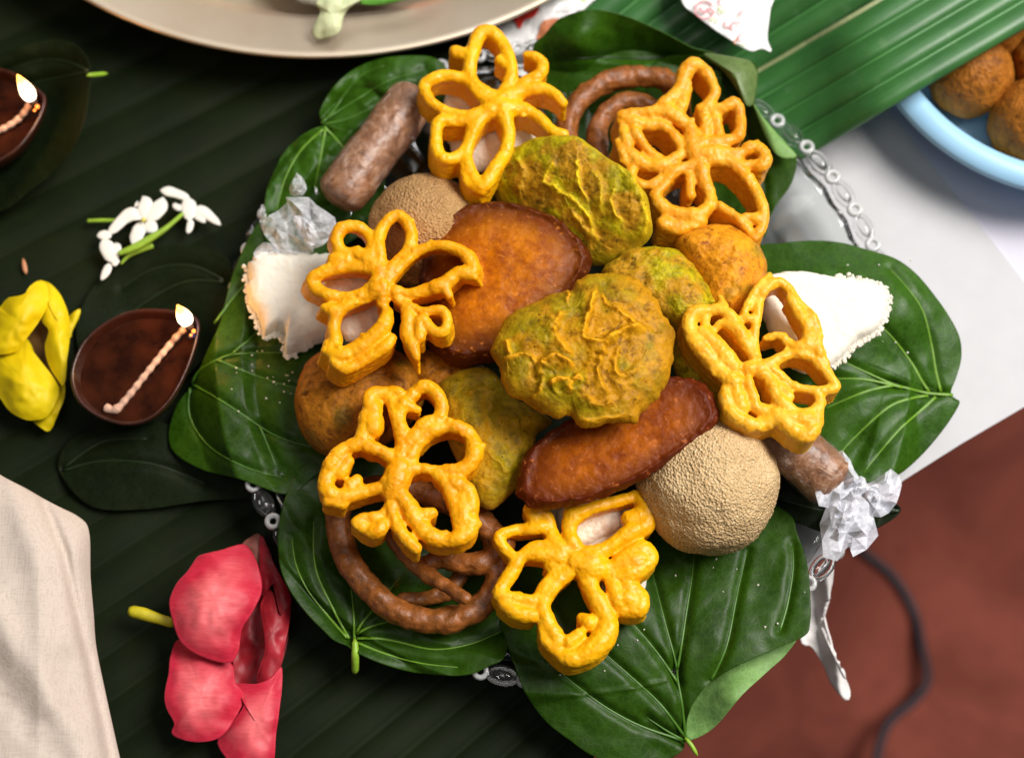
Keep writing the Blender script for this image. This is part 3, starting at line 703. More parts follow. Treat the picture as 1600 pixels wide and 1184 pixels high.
leaf("oval betel leaf above the upper left wrapped roll, left of the yellow rosette",
    [(500, 182), (505, 162), (522, 135), (549, 111), (583, 95), (623, 88), (677, 90), (700, 115), (690, 160), (640, 200), (570, 215), (515, 200)],
    [(500, 182, .028), (522, 135, .030), (583, 95, .030), (677, 90, .030), (640, 200, .022), (570, 215, .022), (600, 140, .036), (570, 170, .020)],
    [[(502, 193), (522, 172), (542, 142), (569, 115), (600, 103)], [(504, 195), (545, 185), (600, 160), (650, 140)], [(503, 190), (550, 160), (610, 125), (660, 112)]], M['leaf_bright'], M['vein'], seed=5, amp=0.003, nf=45, rings=50, segs=200)
leaf("added dark leaf under the heap, standing in for the shade of its central gaps", [(560, 420), (700, 330), (900, 310), (1080, 360), (1160, 480), (1180, 640), (1100, 800), (940, 860), (760, 850), (620, 740), (550, 580)],
    [(560, 420, .012), (900, 310, .012), (1160, 480, .012), (1100, 800, .012), (760, 850, .012), (850, 580, .012)], [[(1170, 600), (1000, 590), (800, 580), (600, 560)]], M['leaf_dark'], M['vein_dark'], seed=15, rings=40, segs=160)  # added leaf; its near-black green stands in for shade between the snacks
# top right
leaf("betel leaf with a rolled glossy rim at the top centre, behind the brown ring",
    [(832, 79), (851, 54), (874, 30), (911, 17), (945, 17), (989, 30), (1036, 51), (1080, 74), (1125, 92), (1120, 150), (1060, 230), (960, 260), (880, 230), (845, 150)],
    [(832, 79, .034), (874, 30, .046), (930, 17, .052), (989, 30, .050), (1080, 74, .044), (1125, 92, .038), (900, 70, .046), (950, 95, .028), (1020, 110, .022), (880, 130, .022), (960, 200, .018), (1060, 230, .02), (880, 230, .018)],
    [[(1120, 95), (1060, 88), (1000, 92), (930, 90), (870, 95)], [(1118, 98), (1040, 112), (960, 135), (900, 160)], [(1118, 100), (1060, 140), (1010, 180)]], M['leaf_bright'], M['vein_dark'], center=(970, 130), seed=6, amp=0.002)
H2, zH2 = leaf("betel leaf at the upper right with its edge curled over, behind the bumpy orange rosette",
    [(1040, 90), (1110, 88), (1151, 91), (1175, 98), (1183, 111), (1180, 142), (1177, 165), (1190, 195), (1207, 228), (1224, 245), (1245, 244), (1238, 284), (1215, 318), (1202, 342), (1190, 372), (1120, 360), (1060, 260), (1020, 180), (1010, 120)],
    [(1040, 90, .034), (1151, 91, .046), (1183, 111, .048), (1180, 160, .044), (1207, 228, .040), (1245, 244, .036), (1215, 318, .030), (1190, 372, .03), (1120, 360, .022), (1060, 260, .018), (1100, 180, .020), (1010, 120, .024), (1150, 240, .026), (1140, 150, .026)],
    [[(1118, 96), (1140, 150), (1165, 210), (1190, 270), (1195, 330)], [(1115, 98), (1110, 160), (1120, 240)]], M['leaf'], M['vein_dark'], center=(1110, 220), seed=7, amp=0.0016)
o = sheet("folded_edge", [(1098, 84), (1151, 90), (1175, 97), (1184, 111), (1182, 140), (1177, 163), (1165, 165), (1150, 140), (1130, 112)], lambda x, y: zH2(x, y) * 0 + 0.047 + 0.004 * np.sin((x - 1098) / 30), M['olive'], H2, rings=14, segs=80, dome=0.004); o["label"] = "dull olive curled-over leaf edge"
o = sheet("folded_edge", [(1176, 160), (1188, 195), (1205, 232), (1222, 247), (1245, 245), (1232, 228), (1212, 206), (1190, 180)], 0.0425, M['underside'], H2, rings=12, segs=60, dome=0.002); o["label"] = "pale green turned edge of the leaf"
# lower left
leaf("betel leaf with a short stalk, under the coiled brown ring at the lower left",
    [(464, 740), (452, 762), (439, 800), (434, 845), (439, 890), (456, 927), (482, 961), (505, 984), (522, 1000), (542, 1008), (557, 1019), (595, 1036), (640, 1049), (689, 1055), (734, 1053), (764, 1040), (788, 1025), (800, 965), (790, 850), (680, 778), (560, 705), (500, 700), (478, 715)],
    [(452, 762, .027), (434, 845, .030), (482, 961, .030), (542, 1008, .030), (640, 1049, .028), (734, 1053, .029), (788, 1025, .029), (790, 850, .018), (560, 705, .022), (600, 900, .022), (560, 960, .026), (700, 950, .024), (640, 1000, .031)],
    [[(554, 1000), (553, 975), (552, 950), (548, 915)], [(545, 997), (520, 950), (497, 901), (490, 864), (490, 815)], [(542, 996), (515, 965), (480, 920), (462, 880), (456, 840)], [(556, 990), (566, 972), (585, 950), (625, 901)], [(558, 990), (575, 980), (602, 972), (640, 965)],
     [(557, 997), (590, 997), (621, 1002), (677, 1014), (734, 1006), (785, 985)], [(557, 1003), (602, 1021), (659, 1036), (715, 1042)]],
    M['leaf'], M['vein_bright'], center=(600, 880), seed=8, stem=([(554, 998), (555, 1015), (555, 1052)], [.030, .029, .022], [4.5, 6, 5.5]), vr=2.2)
# bottom
LE, zE = leaf("largest betel leaf, below the sanded ball, one side folded to show its pale underside",
    [(783, 961), (789, 995), (804, 1040), (822, 1085), (852, 1126), (890, 1156), (925, 1180), (965, 1192), (1025, 1192), (1062, 1176), (1071, 1156), (1074, 1120), (1092, 1085), (1115, 1062), (1152, 1040), (1209, 1014), (1257, 993), (1266, 972), (1266, 928), (1261, 879), (1246, 834), (1230, 800), (1152, 770), (1040, 780), (900, 830), (800, 900)],
    [(783, 961, .028), (822, 1085, .026), (890, 1156, .024), (1000, 1190, .022), (1071, 1156, .022), (1092, 1085, .030), (1152, 1040, .036), (1257, 993, .036), (1266, 928, .034), (1246, 834, .030), (1040, 780, .022), (900, 830, .022), (1000, 1000, .034), (1140, 920, .032), (880, 1040, .033)],
    [[(1072, 1158), (1066, 1103), (1059, 1062), (1056, 1035), (1040, 976), (1021, 901), (1010, 860)], [(1058, 1045), (1062, 1025), (1070, 972), (1081, 901), (1085, 861)], [(1110, 1062), (1120, 1045), (1137, 1002), (1152, 927), (1167, 860)],
     [(1070, 1150), (1032, 1100), (984, 1055), (950, 1025), (925, 1000)], [(1059, 1066), (1025, 1017), (984, 969), (960, 945)], [(1070, 1157), (1002, 1134), (946, 1104), (890, 1062), (860, 1035)], [(1218, 985), (1230, 945), (1239, 890), (1238, 850)], [(1068, 1156), (1040, 1140), (1010, 1120)]],
    M['leaf'], M['vein'], center=(1010, 980), seed=9, stem=([(1070, 1152), (1079, 1162), (1090, 1180)], [.022, .022, .021], [3, 3.6, 2.6]), vr=2.2, rings=90, segs=320, ga=0.0018)
o = sheet("folded_side", [(1071, 1153), (1066, 1112), (1084, 1076), (1108, 1050), (1146, 1028), (1170, 1014), (1205, 1002), (1246, 992), (1228, 1022), (1200, 1048), (1160, 1085), (1122, 1130), (1094, 1150)], TPS([(1073, 1153, .018), (1100, 1070, .022), (1146, 1028, .026), (1246, 992, .028), (1122, 1130, .022), (1200, 1048, .026), (1140, 1090, .030)]), M['underside'], LE, rings=24, segs=120, amp=0.001, nfreq=40); o["label"] = "pale green underside of the folded leaf side"
# right
leaf("heart-shaped betel leaf at the far right, under the large white wedge of sweet",
    [(1179, 387), (1220, 380), (1270, 376), (1314, 379), (1358, 391), (1399, 404), (1432, 428), (1463, 465), (1486, 499), (1500, 529), (1502, 560), (1494, 590), (1486, 612), (1492, 624), (1500, 628), (1486, 654), (1463, 685), (1436, 715), (1405, 741), (1372, 755), (1318, 740), (1250, 690), (1200, 620), (1160, 520), (1155, 430)],
    [(1179, 387, .030), (1270, 376, .034), (1358, 391, .036), (1463, 465, .034), (1502, 560, .028), (1490, 618, .025), (1463, 685, .022), (1405, 741, .022), (1318, 740, .028), (1250, 690, .024), (1160, 520, .024), (1300, 520, .036), (1400, 560, .033), (1380, 660, .030), (1420, 470, .040)],
    [[(1489, 617), (1450, 614), (1420, 607), (1396, 600), (1372, 590), (1314, 563), (1280, 545)], [(1410, 605), (1380, 598), (1345, 592), (1300, 592), (1270, 596)], [(1452, 612), (1440, 595), (1426, 570), (1399, 533), (1375, 509), (1340, 480)], [(1470, 612), (1462, 580), (1456, 543), (1443, 489), (1422, 455), (1390, 420)],
     [(1395, 602), (1365, 608), (1338, 617), (1287, 639)], [(1450, 618), (1429, 621), (1395, 632), (1365, 655), (1324, 695), (1305, 720)], [(1462, 620), (1440, 640), (1405, 671), (1365, 718), (1350, 738)]],
    M['leaf_bright'], M['vein_bright'], center=(1340, 560), seed=10, vr=2.7, rings=80, segs=300)
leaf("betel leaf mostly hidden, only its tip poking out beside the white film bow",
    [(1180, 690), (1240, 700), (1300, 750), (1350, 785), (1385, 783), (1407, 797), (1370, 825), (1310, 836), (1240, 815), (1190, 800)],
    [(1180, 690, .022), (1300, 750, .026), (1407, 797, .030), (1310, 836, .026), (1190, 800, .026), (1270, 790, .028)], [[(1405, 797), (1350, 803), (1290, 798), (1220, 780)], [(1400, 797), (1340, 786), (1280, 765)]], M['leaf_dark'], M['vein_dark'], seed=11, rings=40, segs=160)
# leaves lying on the banana leaf
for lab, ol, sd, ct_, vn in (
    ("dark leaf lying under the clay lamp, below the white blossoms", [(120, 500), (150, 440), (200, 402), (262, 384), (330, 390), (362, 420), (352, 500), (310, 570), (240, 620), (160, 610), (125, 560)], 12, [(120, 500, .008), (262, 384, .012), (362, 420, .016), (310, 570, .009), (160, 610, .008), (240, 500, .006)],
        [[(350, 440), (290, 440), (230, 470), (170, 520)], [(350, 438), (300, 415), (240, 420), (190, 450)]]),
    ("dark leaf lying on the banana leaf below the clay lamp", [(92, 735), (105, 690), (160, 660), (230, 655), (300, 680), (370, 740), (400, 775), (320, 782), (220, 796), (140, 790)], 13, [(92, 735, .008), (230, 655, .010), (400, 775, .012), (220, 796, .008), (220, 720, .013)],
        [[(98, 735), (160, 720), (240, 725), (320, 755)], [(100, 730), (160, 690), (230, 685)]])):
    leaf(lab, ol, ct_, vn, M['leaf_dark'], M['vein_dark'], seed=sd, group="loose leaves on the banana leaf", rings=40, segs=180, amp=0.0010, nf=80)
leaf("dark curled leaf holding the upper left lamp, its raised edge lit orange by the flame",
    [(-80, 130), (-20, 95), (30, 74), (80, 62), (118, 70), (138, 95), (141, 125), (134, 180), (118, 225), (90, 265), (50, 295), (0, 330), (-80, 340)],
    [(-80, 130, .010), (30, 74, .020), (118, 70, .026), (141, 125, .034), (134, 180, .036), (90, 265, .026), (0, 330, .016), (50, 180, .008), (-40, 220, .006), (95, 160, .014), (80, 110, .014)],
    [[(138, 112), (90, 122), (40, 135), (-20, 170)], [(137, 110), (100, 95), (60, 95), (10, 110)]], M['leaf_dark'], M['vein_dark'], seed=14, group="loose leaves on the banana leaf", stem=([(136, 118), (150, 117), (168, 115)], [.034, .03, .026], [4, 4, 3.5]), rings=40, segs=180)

# ------------------------------------------------------------------ rosette cookies
def strokes_pts(fr, strokes):
    out = []
    for s_ in strokes:
        pts, r = s_[0], s_[1]; cl = len(s_) > 2 and s_[2]
        pts = [tuple(q) + ((r,) if len(q) == 2 else ()) for q in pts]
        c = smooth_curve([(fr.x0 + q[0] / fr.s, fr.y0 + q[1] / fr.s, q[2] / fr.s) for q in pts], 3.6, cl)
        out.append(c)
    return out
def cookie(label, fr, strokes, z0, grad, mat, depth=0.010, flare=0.08, lean=(0, 0), bump=0.5, seed=0, center=None, fat=1.0):
    cs = strokes_pts(fr, strokes)
    for c_ in cs: c_[:, 2] *= fat; allp = np.vstack(cs)
    c = np.array(center) if center else allp[:, :2].mean(0)
    C = []; Rr = []; rg = np.random.default_rng(seed)
    for cv in cs:
        z = z0 + grad[0] * (cv[:, 0] - c[0]) + grad[1] * (cv[:, 1] - c[1])
        wobble = 0.0012 * fbm(np.c_[cv[:, :2] / 30, np.full(len(cv), seed)], seed, 2)
        nn = fbm(np.c_[cv[:, :2] / 9, np.full(len(cv), seed + 4.5)], seed + 1, 3)
        lv = 6
        for k in range(lv):
            t = k / (lv - 1)
            f = 1 + flare * t
            x = c[0] + (cv[:, 0] - c[0]) * f + lean[0] * t; y = c[1] + (cv[:, 1] - c[1]) * f + lean[1] * t
            r = cv[:, 2] * PX * ((1.0 if k == 0 else 0.84 - 0.14 * t)) * (1 + 0.30 * bump * nn)
            # perspective of the drop is left to the camera: use world offsets
            w0 = P(cv[:, 0], cv[:, 1], z + wobble)
            w1 = P(x, y, z + wobble); w1[:, 2] -= depth * t
            C.append(w1); Rr.append(r)
        m = rg.random(len(cv)) < 0.20 * bump
        if m.any():
            w0 = P(cv[m, 0], cv[m, 1], z[m]); rr = cv[m, 2] * PX
            a = rg.random(m.sum()) * 6.28; rad = rr * rg.uniform(0.55, 0.95, m.sum())
            w0[:, 0] += np.cos(a) * rad; w0[:, 1] += np.sin(a) * rad; w0[:, 2] += rr * rg.uniform(0.0, 0.5, m.sum())
            C.append(w0); Rr.append(rr * rg.uniform(0.28, 0.5, m.sum()))
    C = np.vstack(C); Rr = np.concatenate(Rr)
    o = fuse("rosette_cookie", C, Rr, 0.00062, mat, 2, 0.00022, 700, seed)
    return tag(o, label, "cookie", "fried rosette cookies on the plate")

cookie("smooth bright yellow rosette cookie at the top, its right petals broken open", fH, [
    ([(380, 375, 44), (310, 335, 34), (262, 290, 30), (250, 230, 32), (268, 150, 34), (290, 95, 34), (330, 78, 32), (375, 115, 32), (410, 180, 30), (425, 250, 30), (405, 320, 34), (375, 380, 42)], 30),
    ([(190, 165, 30), (240, 178, 30)], 30), ([(375, 200, 24), (400, 215, 28)], 26),
    ([(370, 390, 46), (300, 350, 30), (250, 295, 26), (190, 268, 28), (120, 270, 30), (62, 305, 28), (80, 360, 26), (120, 395, 24), (190, 425, 26), (260, 430, 30), (340, 410, 40)], 28),
    ([(310, 430, 34), (200, 455, 26), (125, 455, 28), (110, 520, 28), (120, 590, 30), (170, 612, 28), (225, 580, 26), (245, 530, 24), (262, 470, 26)], 26),
    ([(300, 430, 34), (258, 520, 26), (238, 600, 28), (262, 680, 30), (305, 725, 34), (350, 660, 32), (400, 580, 32), (412, 500, 30), (390, 420, 40)], 30),
    ([(390, 400, 46), (470, 405, 34), (540, 440, 28), (590, 490, 26), (640, 510, 26)], 28),
    ([(380, 370, 46), (470, 330, 36), (550, 318, 30), (610, 345, 24), (638, 378, 22)], 30),
    ([(440, 340, 34), (490, 290, 32), (535, 265, 30), (555, 225, 28), (530, 190, 26), (490, 178, 20)], 28),
    ([(230, 600, 24), (240, 700, 24), (300, 740, 26)], 24)],
    0.064, (0, 0.00001), M['cookie_yellow'], 0.010, 0.04, (-4, 6), 0.25, 1)
cookie("bumpy light orange rosette cookie at the upper right, beside the curled leaf", fH, [
    ([(1180, 570, 44), (1165, 480, 36), (1100, 420, 34), (1050, 380, 28)], 34), ([(1060, 375, 30), (1120, 330, 38), (1150, 250, 38), (1190, 215, 34), (1240, 260, 32), (1272, 330, 30), (1240, 385, 28)], 34), ([(1130, 400, 36), (1150, 320, 36)], 36),
    ([(1210, 400, 28), (1235, 460, 32), (1225, 530, 34), (1190, 590, 44)], 32),
    ([(1220, 400, 30), (1300, 400, 32), (1355, 375, 30), (1378, 440, 28), (1368, 515, 30), (1300, 540, 32), (1240, 545, 34)], 30), ([(1270, 420, 30), (1290, 500, 26)], 26),
    ([(1220, 590, 44), (1300, 585, 36), (1370, 590, 30), (1430, 560, 34), (1480, 595, 34), (1470, 640, 30), (1420, 635, 30)], 32), ([(1350, 600, 28), (1400, 640, 24)], 26),
    ([(1250, 610, 38), (1330, 620, 34), (1390, 670, 32), (1440, 740, 32), (1475, 830, 30), (1465, 900, 28), (1435, 940, 24)], 30), ([(1430, 930, 26), (1370, 860, 24), (1290, 805, 22)], 24), ([(1450, 860, 30), (1400, 850, 20)], 24),
    ([(1210, 620, 44), (1225, 700, 36), (1255, 770, 30), (1225, 830, 36), (1150, 845, 40), (1080, 830, 40), (1030, 780, 30)], 34), ([(1020, 760, 26), (1060, 720, 26), (1110, 660, 28), (1180, 640, 34)], 28), ([(1060, 880, 40), (1130, 900, 40), (1210, 870, 34)], 38), ([(1170, 760, 26), (1165, 680, 24)], 24),
    ([(1130, 560, 26), (1100, 510, 28), (1050, 470, 28), (980, 470, 34), (890, 440, 30)], 30), ([(885, 425, 26), (960, 420, 30), (1070, 415, 32), (1150, 470, 32)], 30),
    ([(880, 430, 26), (895, 510, 28), (925, 590, 34), (1000, 640, 36), (1070, 630, 32), (1130, 590, 34)], 32), ([(940, 500, 30), (990, 570, 26), (1050, 620, 30)], 30),
    ([(930, 640, 30), (925, 690, 26), (980, 720, 24), (1040, 700, 24), (1085, 655, 28)], 26), ([(900, 620, 26), (870, 540, 24)], 26)],
    0.063, (0, 0.0), M['cookie_orange'], 0.011, 0.03, (-6, 8), 0.8, 2, fat=0.88)
cookie("deep yellow rosette cookie on the left with tall side walls, over the white crumbly sweet", fA, [
    ([(770, 400, 50), (690, 385, 44), (610, 375, 44), (575, 300, 42), (610, 225, 42), (700, 215, 38), (770, 260, 38), (800, 330, 40), (790, 400, 54)], 42),
    ([(700, 380, 46), (760, 420, 60), (840, 480, 56)], 54),
    ([(840, 520, 54), (845, 400, 40), (835, 290, 40), (880, 190, 40), (950, 145, 38), (1010, 190, 40), (1040, 280, 40), (1010, 370, 38), (940, 440, 36), (890, 520, 44)], 40),
    ([(900, 540, 40), (1000, 430, 34), (1090, 360, 34), (1200, 330, 36), (1330, 360, 40), (1400, 420, 48), (1410, 500, 46), (1330, 500, 44), (1250, 560, 46), (1150, 600, 46), (1030, 630, 36), (940, 610, 36)], 38),
    ([(1230, 570, 44), (1270, 640, 26)], 36), ([(1360, 500, 44), (1430, 530, 22)], 34),
    ([(950, 660, 34), (1000, 690, 30), (1100, 735, 30), (1220, 730, 34), (1260, 790, 34), (1240, 860, 34), (1180, 860, 34), (1110, 790, 40)], 34),
    ([(1000, 700, 34), (1020, 780, 44), (1010, 880, 44), (1050, 960, 40), (1075, 1035, 18)], 40), ([(1090, 800, 40), (1090, 900, 36)], 38),
    ([(800, 480, 44), (720, 465, 40), (620, 465, 44), (510, 490, 44), (430, 535, 42), (440, 590, 40), (540, 640, 42), (660, 650, 38), (760, 610, 40), (830, 560, 54)], 40),
    ([(560, 420, 46), (640, 420, 46)], 46), ([(500, 715, 30), (560, 735, 44)], 36),
    ([(830, 600, 54), (760, 650, 40), (660, 690, 38), (590, 740, 42), (560, 830, 40), (570, 920, 44), (530, 950, 44)], 40), ([(860, 690, 40), (860, 580, 50)], 44),
    ([(510, 980, 34), (600, 1010, 50), (700, 970, 56), (800, 900, 56), (870, 820, 50), (890, 740, 36)], 50), ([(560, 1050, 34), (640, 1090, 34), (760, 1030, 36), (880, 950, 36), (920, 900, 30)], 36)],
    0.078, (0.00002, 0.0), M['cookie_deep'], 0.014, 0.10, (-6, -8), 0.35, 3, center=(600, 450))
cookie("pale orange rosette cookie on the right, half over the large white wedge", fC, [
    ([(510, 620, 30), (470, 540, 34), (430, 470, 34), (380, 430, 34), (310, 430, 36), (250, 440, 40), (225, 500, 40), (250, 570, 46), (310, 640, 50), (370, 710, 52), (430, 760, 50)], 38),
    ([(310, 440, 30), (300, 500, 24), (330, 530, 22), (380, 490, 28), (450, 520, 44), (480, 570, 44)], 28), ([(370, 370, 18), (390, 410, 22)], 20), ([(290, 540, 50), (360, 600, 50), (430, 690, 50)], 50),
    ([(530, 640, 34), (525, 560, 28), (540, 470, 28), (550, 380, 30), (590, 320, 32), (650, 300, 30), (700, 350, 30), (740, 410, 32), (790, 460, 34), (815, 530, 34), (820, 600, 34), (850, 680, 32)], 30),
    ([(700, 380, 34), (740, 450, 36), (780, 520, 36), (770, 590, 40)], 34), ([(580, 560, 22), (650, 545, 24), (690, 590, 30), (740, 600, 36), (800, 590, 36)], 26), ([(520, 470, 26), (480, 450, 22), (540, 330, 24), (600, 265, 18)], 26),
    ([(540, 700, 34), (610, 670, 30), (700, 630, 30), (780, 640, 32), (840, 690, 32), (880, 740, 30), (905, 785, 26), (850, 800, 28), (770, 795, 26), (700, 775, 26), (650, 730, 26), (610, 700, 30)], 30),
    ([(520, 690, 40), (590, 740, 36), (620, 800, 38), (650, 850, 40), (690, 880, 30), (740, 905, 28), (800, 895, 30), (835, 860, 30), (820, 815, 28)], 32),
    ([(500, 700, 44), (560, 700, 44)], 44), ([(650, 790, 36), (690, 830, 28)], 30),
    ([(450, 740, 34), (400, 790, 34), (400, 850, 40), (430, 910, 42), (490, 950, 44), (560, 960, 40), (640, 930, 46), (700, 980, 46), (770, 1010, 44), (810, 950, 40), (820, 890, 32)], 40), ([(500, 760, 30), (520, 820, 30), (540, 880, 36), (600, 900, 40), (700, 930, 44), (780, 930, 40)], 34), ([(440, 800, 44), (470, 880, 44)], 44)],
    0.074, (0.0, 0.0), M['cookie_pale'], 0.010, 0.03, (-3, 4), 0.6, 4, fat=0.86)
cookie("blistered yellow-orange rosette cookie at the lower left, lying over the coiled brown ring", fD, [
    ([(640, 600, 70), (620, 680, 72), (600, 730, 56)], 70), ([(650, 560, 50), (660, 480, 44), (655, 420, 44)], 46),
    ([(600, 540, 40), (540, 500, 36), (480, 480, 44), (440, 440, 44), (460, 360, 50), (475, 280, 44), (485, 200, 40), (550, 195, 44), (600, 230, 40), (620, 300, 40), (650, 390, 44)], 42), ([(500, 380, 50), (500, 270, 50)], 46), ([(640, 185, 34), (600, 180, 36)], 34),
    ([(650, 430, 44), (640, 330, 38), (655, 260, 36), (700, 215, 36), (740, 170, 36), (790, 150, 38), (840, 190, 42), (870, 260, 44), (850, 330, 40), (790, 350, 44), (740, 400, 42), (690, 460, 44)], 40), ([(690, 260, 40), (740, 280, 24)], 30),
    ([(690, 560, 44), (720, 490, 42), (790, 410, 44), (860, 375, 44), (940, 370, 42), (1010, 405, 46), (1045, 470, 52), (1040, 550, 52), (980, 605, 46), (900, 610, 36), (820, 605, 30), (750, 595, 30), (680, 610, 50)], 42),
    ([(840, 620, 36), (900, 680, 44), (930, 760, 44), (960, 850, 44), (970, 920, 44)], 42), ([(900, 670, 40), (970, 685, 46), (1020, 740, 46), (1030, 840, 46), (1020, 930, 48), (950, 980, 44), (870, 985, 48), (790, 950, 50), (730, 880, 50), (690, 800, 50), (640, 740, 50)], 46), ([(980, 760, 50), (990, 880, 50)], 50), ([(820, 840, 30), (780, 850, 40)], 34),
    ([(600, 750, 44), (600, 830, 38), (630, 910, 38), (670, 970, 36), (730, 1030, 36)], 38), ([(560, 830, 24), (510, 860, 30), (440, 870, 34), (400, 890, 26)], 30), ([(420, 900, 34), (480, 940, 42), (530, 930, 42), (550, 900, 34)], 40),
    ([(430, 460, 34), (370, 480, 44), (330, 500, 44), (280, 560, 50), (250, 640, 44), (245, 710, 44), (310, 750, 48), (390, 740, 44), (460, 720, 40), (540, 700, 34), (590, 690, 44)], 44), ([(360, 560, 44), (320, 620, 44)], 44), ([(410, 660, 34), (370, 690, 36)], 34), ([(250, 770, 36), (330, 790, 34)], 36)],
    0.069, (0.0, 0.0), M['cookie_deep'], 0.011, 0.03, (-3, 3), 0.9, 5, fat=0.95)
cookie("smooth golden rosette cookie at the bottom centre, tucked under the dark fried cake", fF, [
    ([(430, 370, 60), (470, 380, 60), (500, 360, 50)], 56),
    ([(400, 340, 40), (340, 290, 36), (320, 230, 30), (300, 170, 30), (240, 145, 32)], 32), ([(260, 200, 32), (235, 150, 32)], 30),
    ([(340, 320, 34), (290, 300, 28), (240, 310, 26), (180, 350, 26), (130, 310, 26), (105, 262, 26), (160, 238, 26), (230, 230, 30), (290, 220, 34)], 28),
    ([(360, 350, 40), (270, 335, 32), (200, 345, 30), (160, 410, 34), (120, 470, 32), (110, 505, 32), (180, 520, 30), (260, 530, 32), (300, 470, 32), (360, 400, 36)], 32), ([(330, 375, 34), (310, 385, 20)], 28), ([(130, 540, 34), (180, 580, 34), (240, 590, 34)], 34),
    ([(390, 410, 40), (340, 460, 34), (290, 540, 34), (310, 620, 36), (350, 690, 36), (340, 730, 30), (400, 770, 38), (470, 750, 46), (530, 700, 54), (560, 630, 48), (530, 550, 44), (490, 480, 40), (470, 420, 44)], 38), ([(450, 600, 24), (480, 620, 40)], 30), ([(290, 620, 26), (300, 690, 28), (340, 730, 30)], 28), ([(400, 700, 34), (440, 670, 30)], 30),
    ([(500, 400, 50), (580, 395, 40), (640, 350, 44), (700, 315, 44), (735, 350, 40), (700, 395, 40), (640, 420, 44), (580, 430, 40)], 42), ([(640, 370, 50), (690, 360, 50)], 48), ([(580, 440, 34), (590, 500, 36), (620, 560, 40), (690, 560, 40), (690, 510, 40), (640, 470, 44)], 40), ([(640, 520, 46), (660, 530, 46)], 46),
    ([(470, 340, 44), (540, 320, 36), (600, 280, 34), (660, 240, 44), (715, 215, 44), (720, 160, 40), (690, 100, 34), (640, 105, 28), (560, 125, 30), (470, 150, 34), (410, 190, 40), (400, 250, 34), (425, 310, 38)], 36), ([(650, 190, 40), (690, 180, 46)], 46), ([(410, 170, 40), (450, 160, 40)], 40)],
    0.054, (0.0, 0.00001), M['cookie_yellow'], 0.011, 0.04, (-2, 4), 0.25, 6, fat=0.92)

# ------------------------------------------------------------------ fried cakes and fritters
blob("fried_rice_cake", f7([(150, 290), (240, 220), (330, 165), (450, 145), (600, 150), (750, 190), (880, 240), (980, 330), (1040, 430), (1050, 500), (1000, 620), (850, 800), (700, 950), (450, 1070), (250, 1080), (130, 1000), (80, 880), (60, 600), (90, 400)]),
     0.056, M['disc'], H=0.011, Hb=0.012, amp=0.0009, freq=80, pw=2.4, rim=0.0022, edge_rough=0.0007, seed=1, edge_n=0.03, fine=0.00012, rings=110,
     label="large round orange-brown fried cake with a dark rim in the middle of the plate", cat="fried cake", group="fried rice cakes", grad=(0.00002, -0.00001))
blob("fried_rice_cake", [(808, 778), (808, 742), (822, 706), (858, 676), (910, 645), (1000, 600), (1055, 588), (1100, 603), (1122, 635), (1118, 662), (1085, 695), (1038, 728), (985, 760), (930, 782), (880, 795), (838, 796)],
     0.066, M['disc_dark'], H=0.005, Hb=0.006, amp=0.0006, freq=60, pw=4, rim=0.0014, edge_rough=0.0011, seed=2, edge_n=0.035, edge_f=5, fine=0.0002, rings=110,
     label="dark reddish brown fried cake with a ragged edge, leaning on the sanded ball", cat="fried cake", group="fried rice cakes", grad=(0.00003, 0))
G = "leaf fritters"
def rid(fr, L): return [(fr(p), wd, h, cw) for p, wd, h, cw in L]
blob("leaf_fritter", fB([(110, 600), (120, 540), (150, 480), (200, 400), (280, 330), (380, 290), (480, 240), (590, 215), (640, 160), (720, 120), (850, 110), (980, 140), (1060, 190), (1120, 250), (1160, 330), (1220, 430), (1250, 500), (1240, 590), (1220, 700), (1200, 800), (1120, 890), (1030, 970), (1000, 1020), (960, 1030), (820, 1040), (700, 1060), (640, 1040), (590, 990), (500, 1000), (400, 960), (330, 900), (230, 870), (160, 720)]),
     0.083, M['fritter'], H=0.0095, Hb=0.009, amp=0.0007, freq=130, seed=3, edge_n=0.035, edge_f=5, rings=150, segs=420, pw=3.2, fine=0.00025, ridges=rid(fB, [
      ([(760, 170), (740, 260), (710, 350), (690, 430), (680, 490), (720, 530), (800, 530), (850, 490), (920, 460), (1000, 450), (1080, 460)], 4.2, 0.0022, 1.0),
      ([(790, 220), (810, 290), (870, 330), (940, 370), (1000, 430), (1070, 460)], 3.8, 0.0018, .9), ([(590, 330), (540, 370), (510, 420), (500, 480), (540, 550), (580, 590), (640, 620)], 5, 0.0024, 1.0),
      ([(410, 690), (430, 650), (500, 620), (560, 650), (620, 680)], 4.5, 0.0024, 1.0), ([(170, 660), (220, 630), (300, 610), (390, 640)], 4, 0.0022, .9), ([(190, 520), (210, 560), (215, 610)], 5, 0.0020, 1.0),
      ([(460, 800), (520, 760), (590, 760)], 4.5, 0.0022, 1.0), ([(600, 860), (590, 800), (620, 760), (680, 750)], 5, 0.0022, .9), ([(710, 850), (720, 900), (790, 930), (860, 900)], 4, 0.0016, .5),
      ([(790, 620), (760, 700), (780, 780), (830, 860)], 4.5, 0.0020, .5), ([(850, 490), (810, 560), (800, 620)], 4, 0.0018, .6), ([(900, 560), (870, 640), (880, 720), (960, 730), (1020, 650)], 4, 0.0018, .35),
      ([(540, 200), (590, 240), (570, 290)], 3.5, 0.0016, .9), ([(340, 900), (400, 850), (430, 760), (400, 700)], 5, 0.0020, .3), ([(640, 1000), (700, 1020), (800, 1010), (950, 980)], 5, 0.0012, .5)]),
     label="crinkled olive-gold leaf fritter on top of the heap at the centre", cat="fritter", group=G)
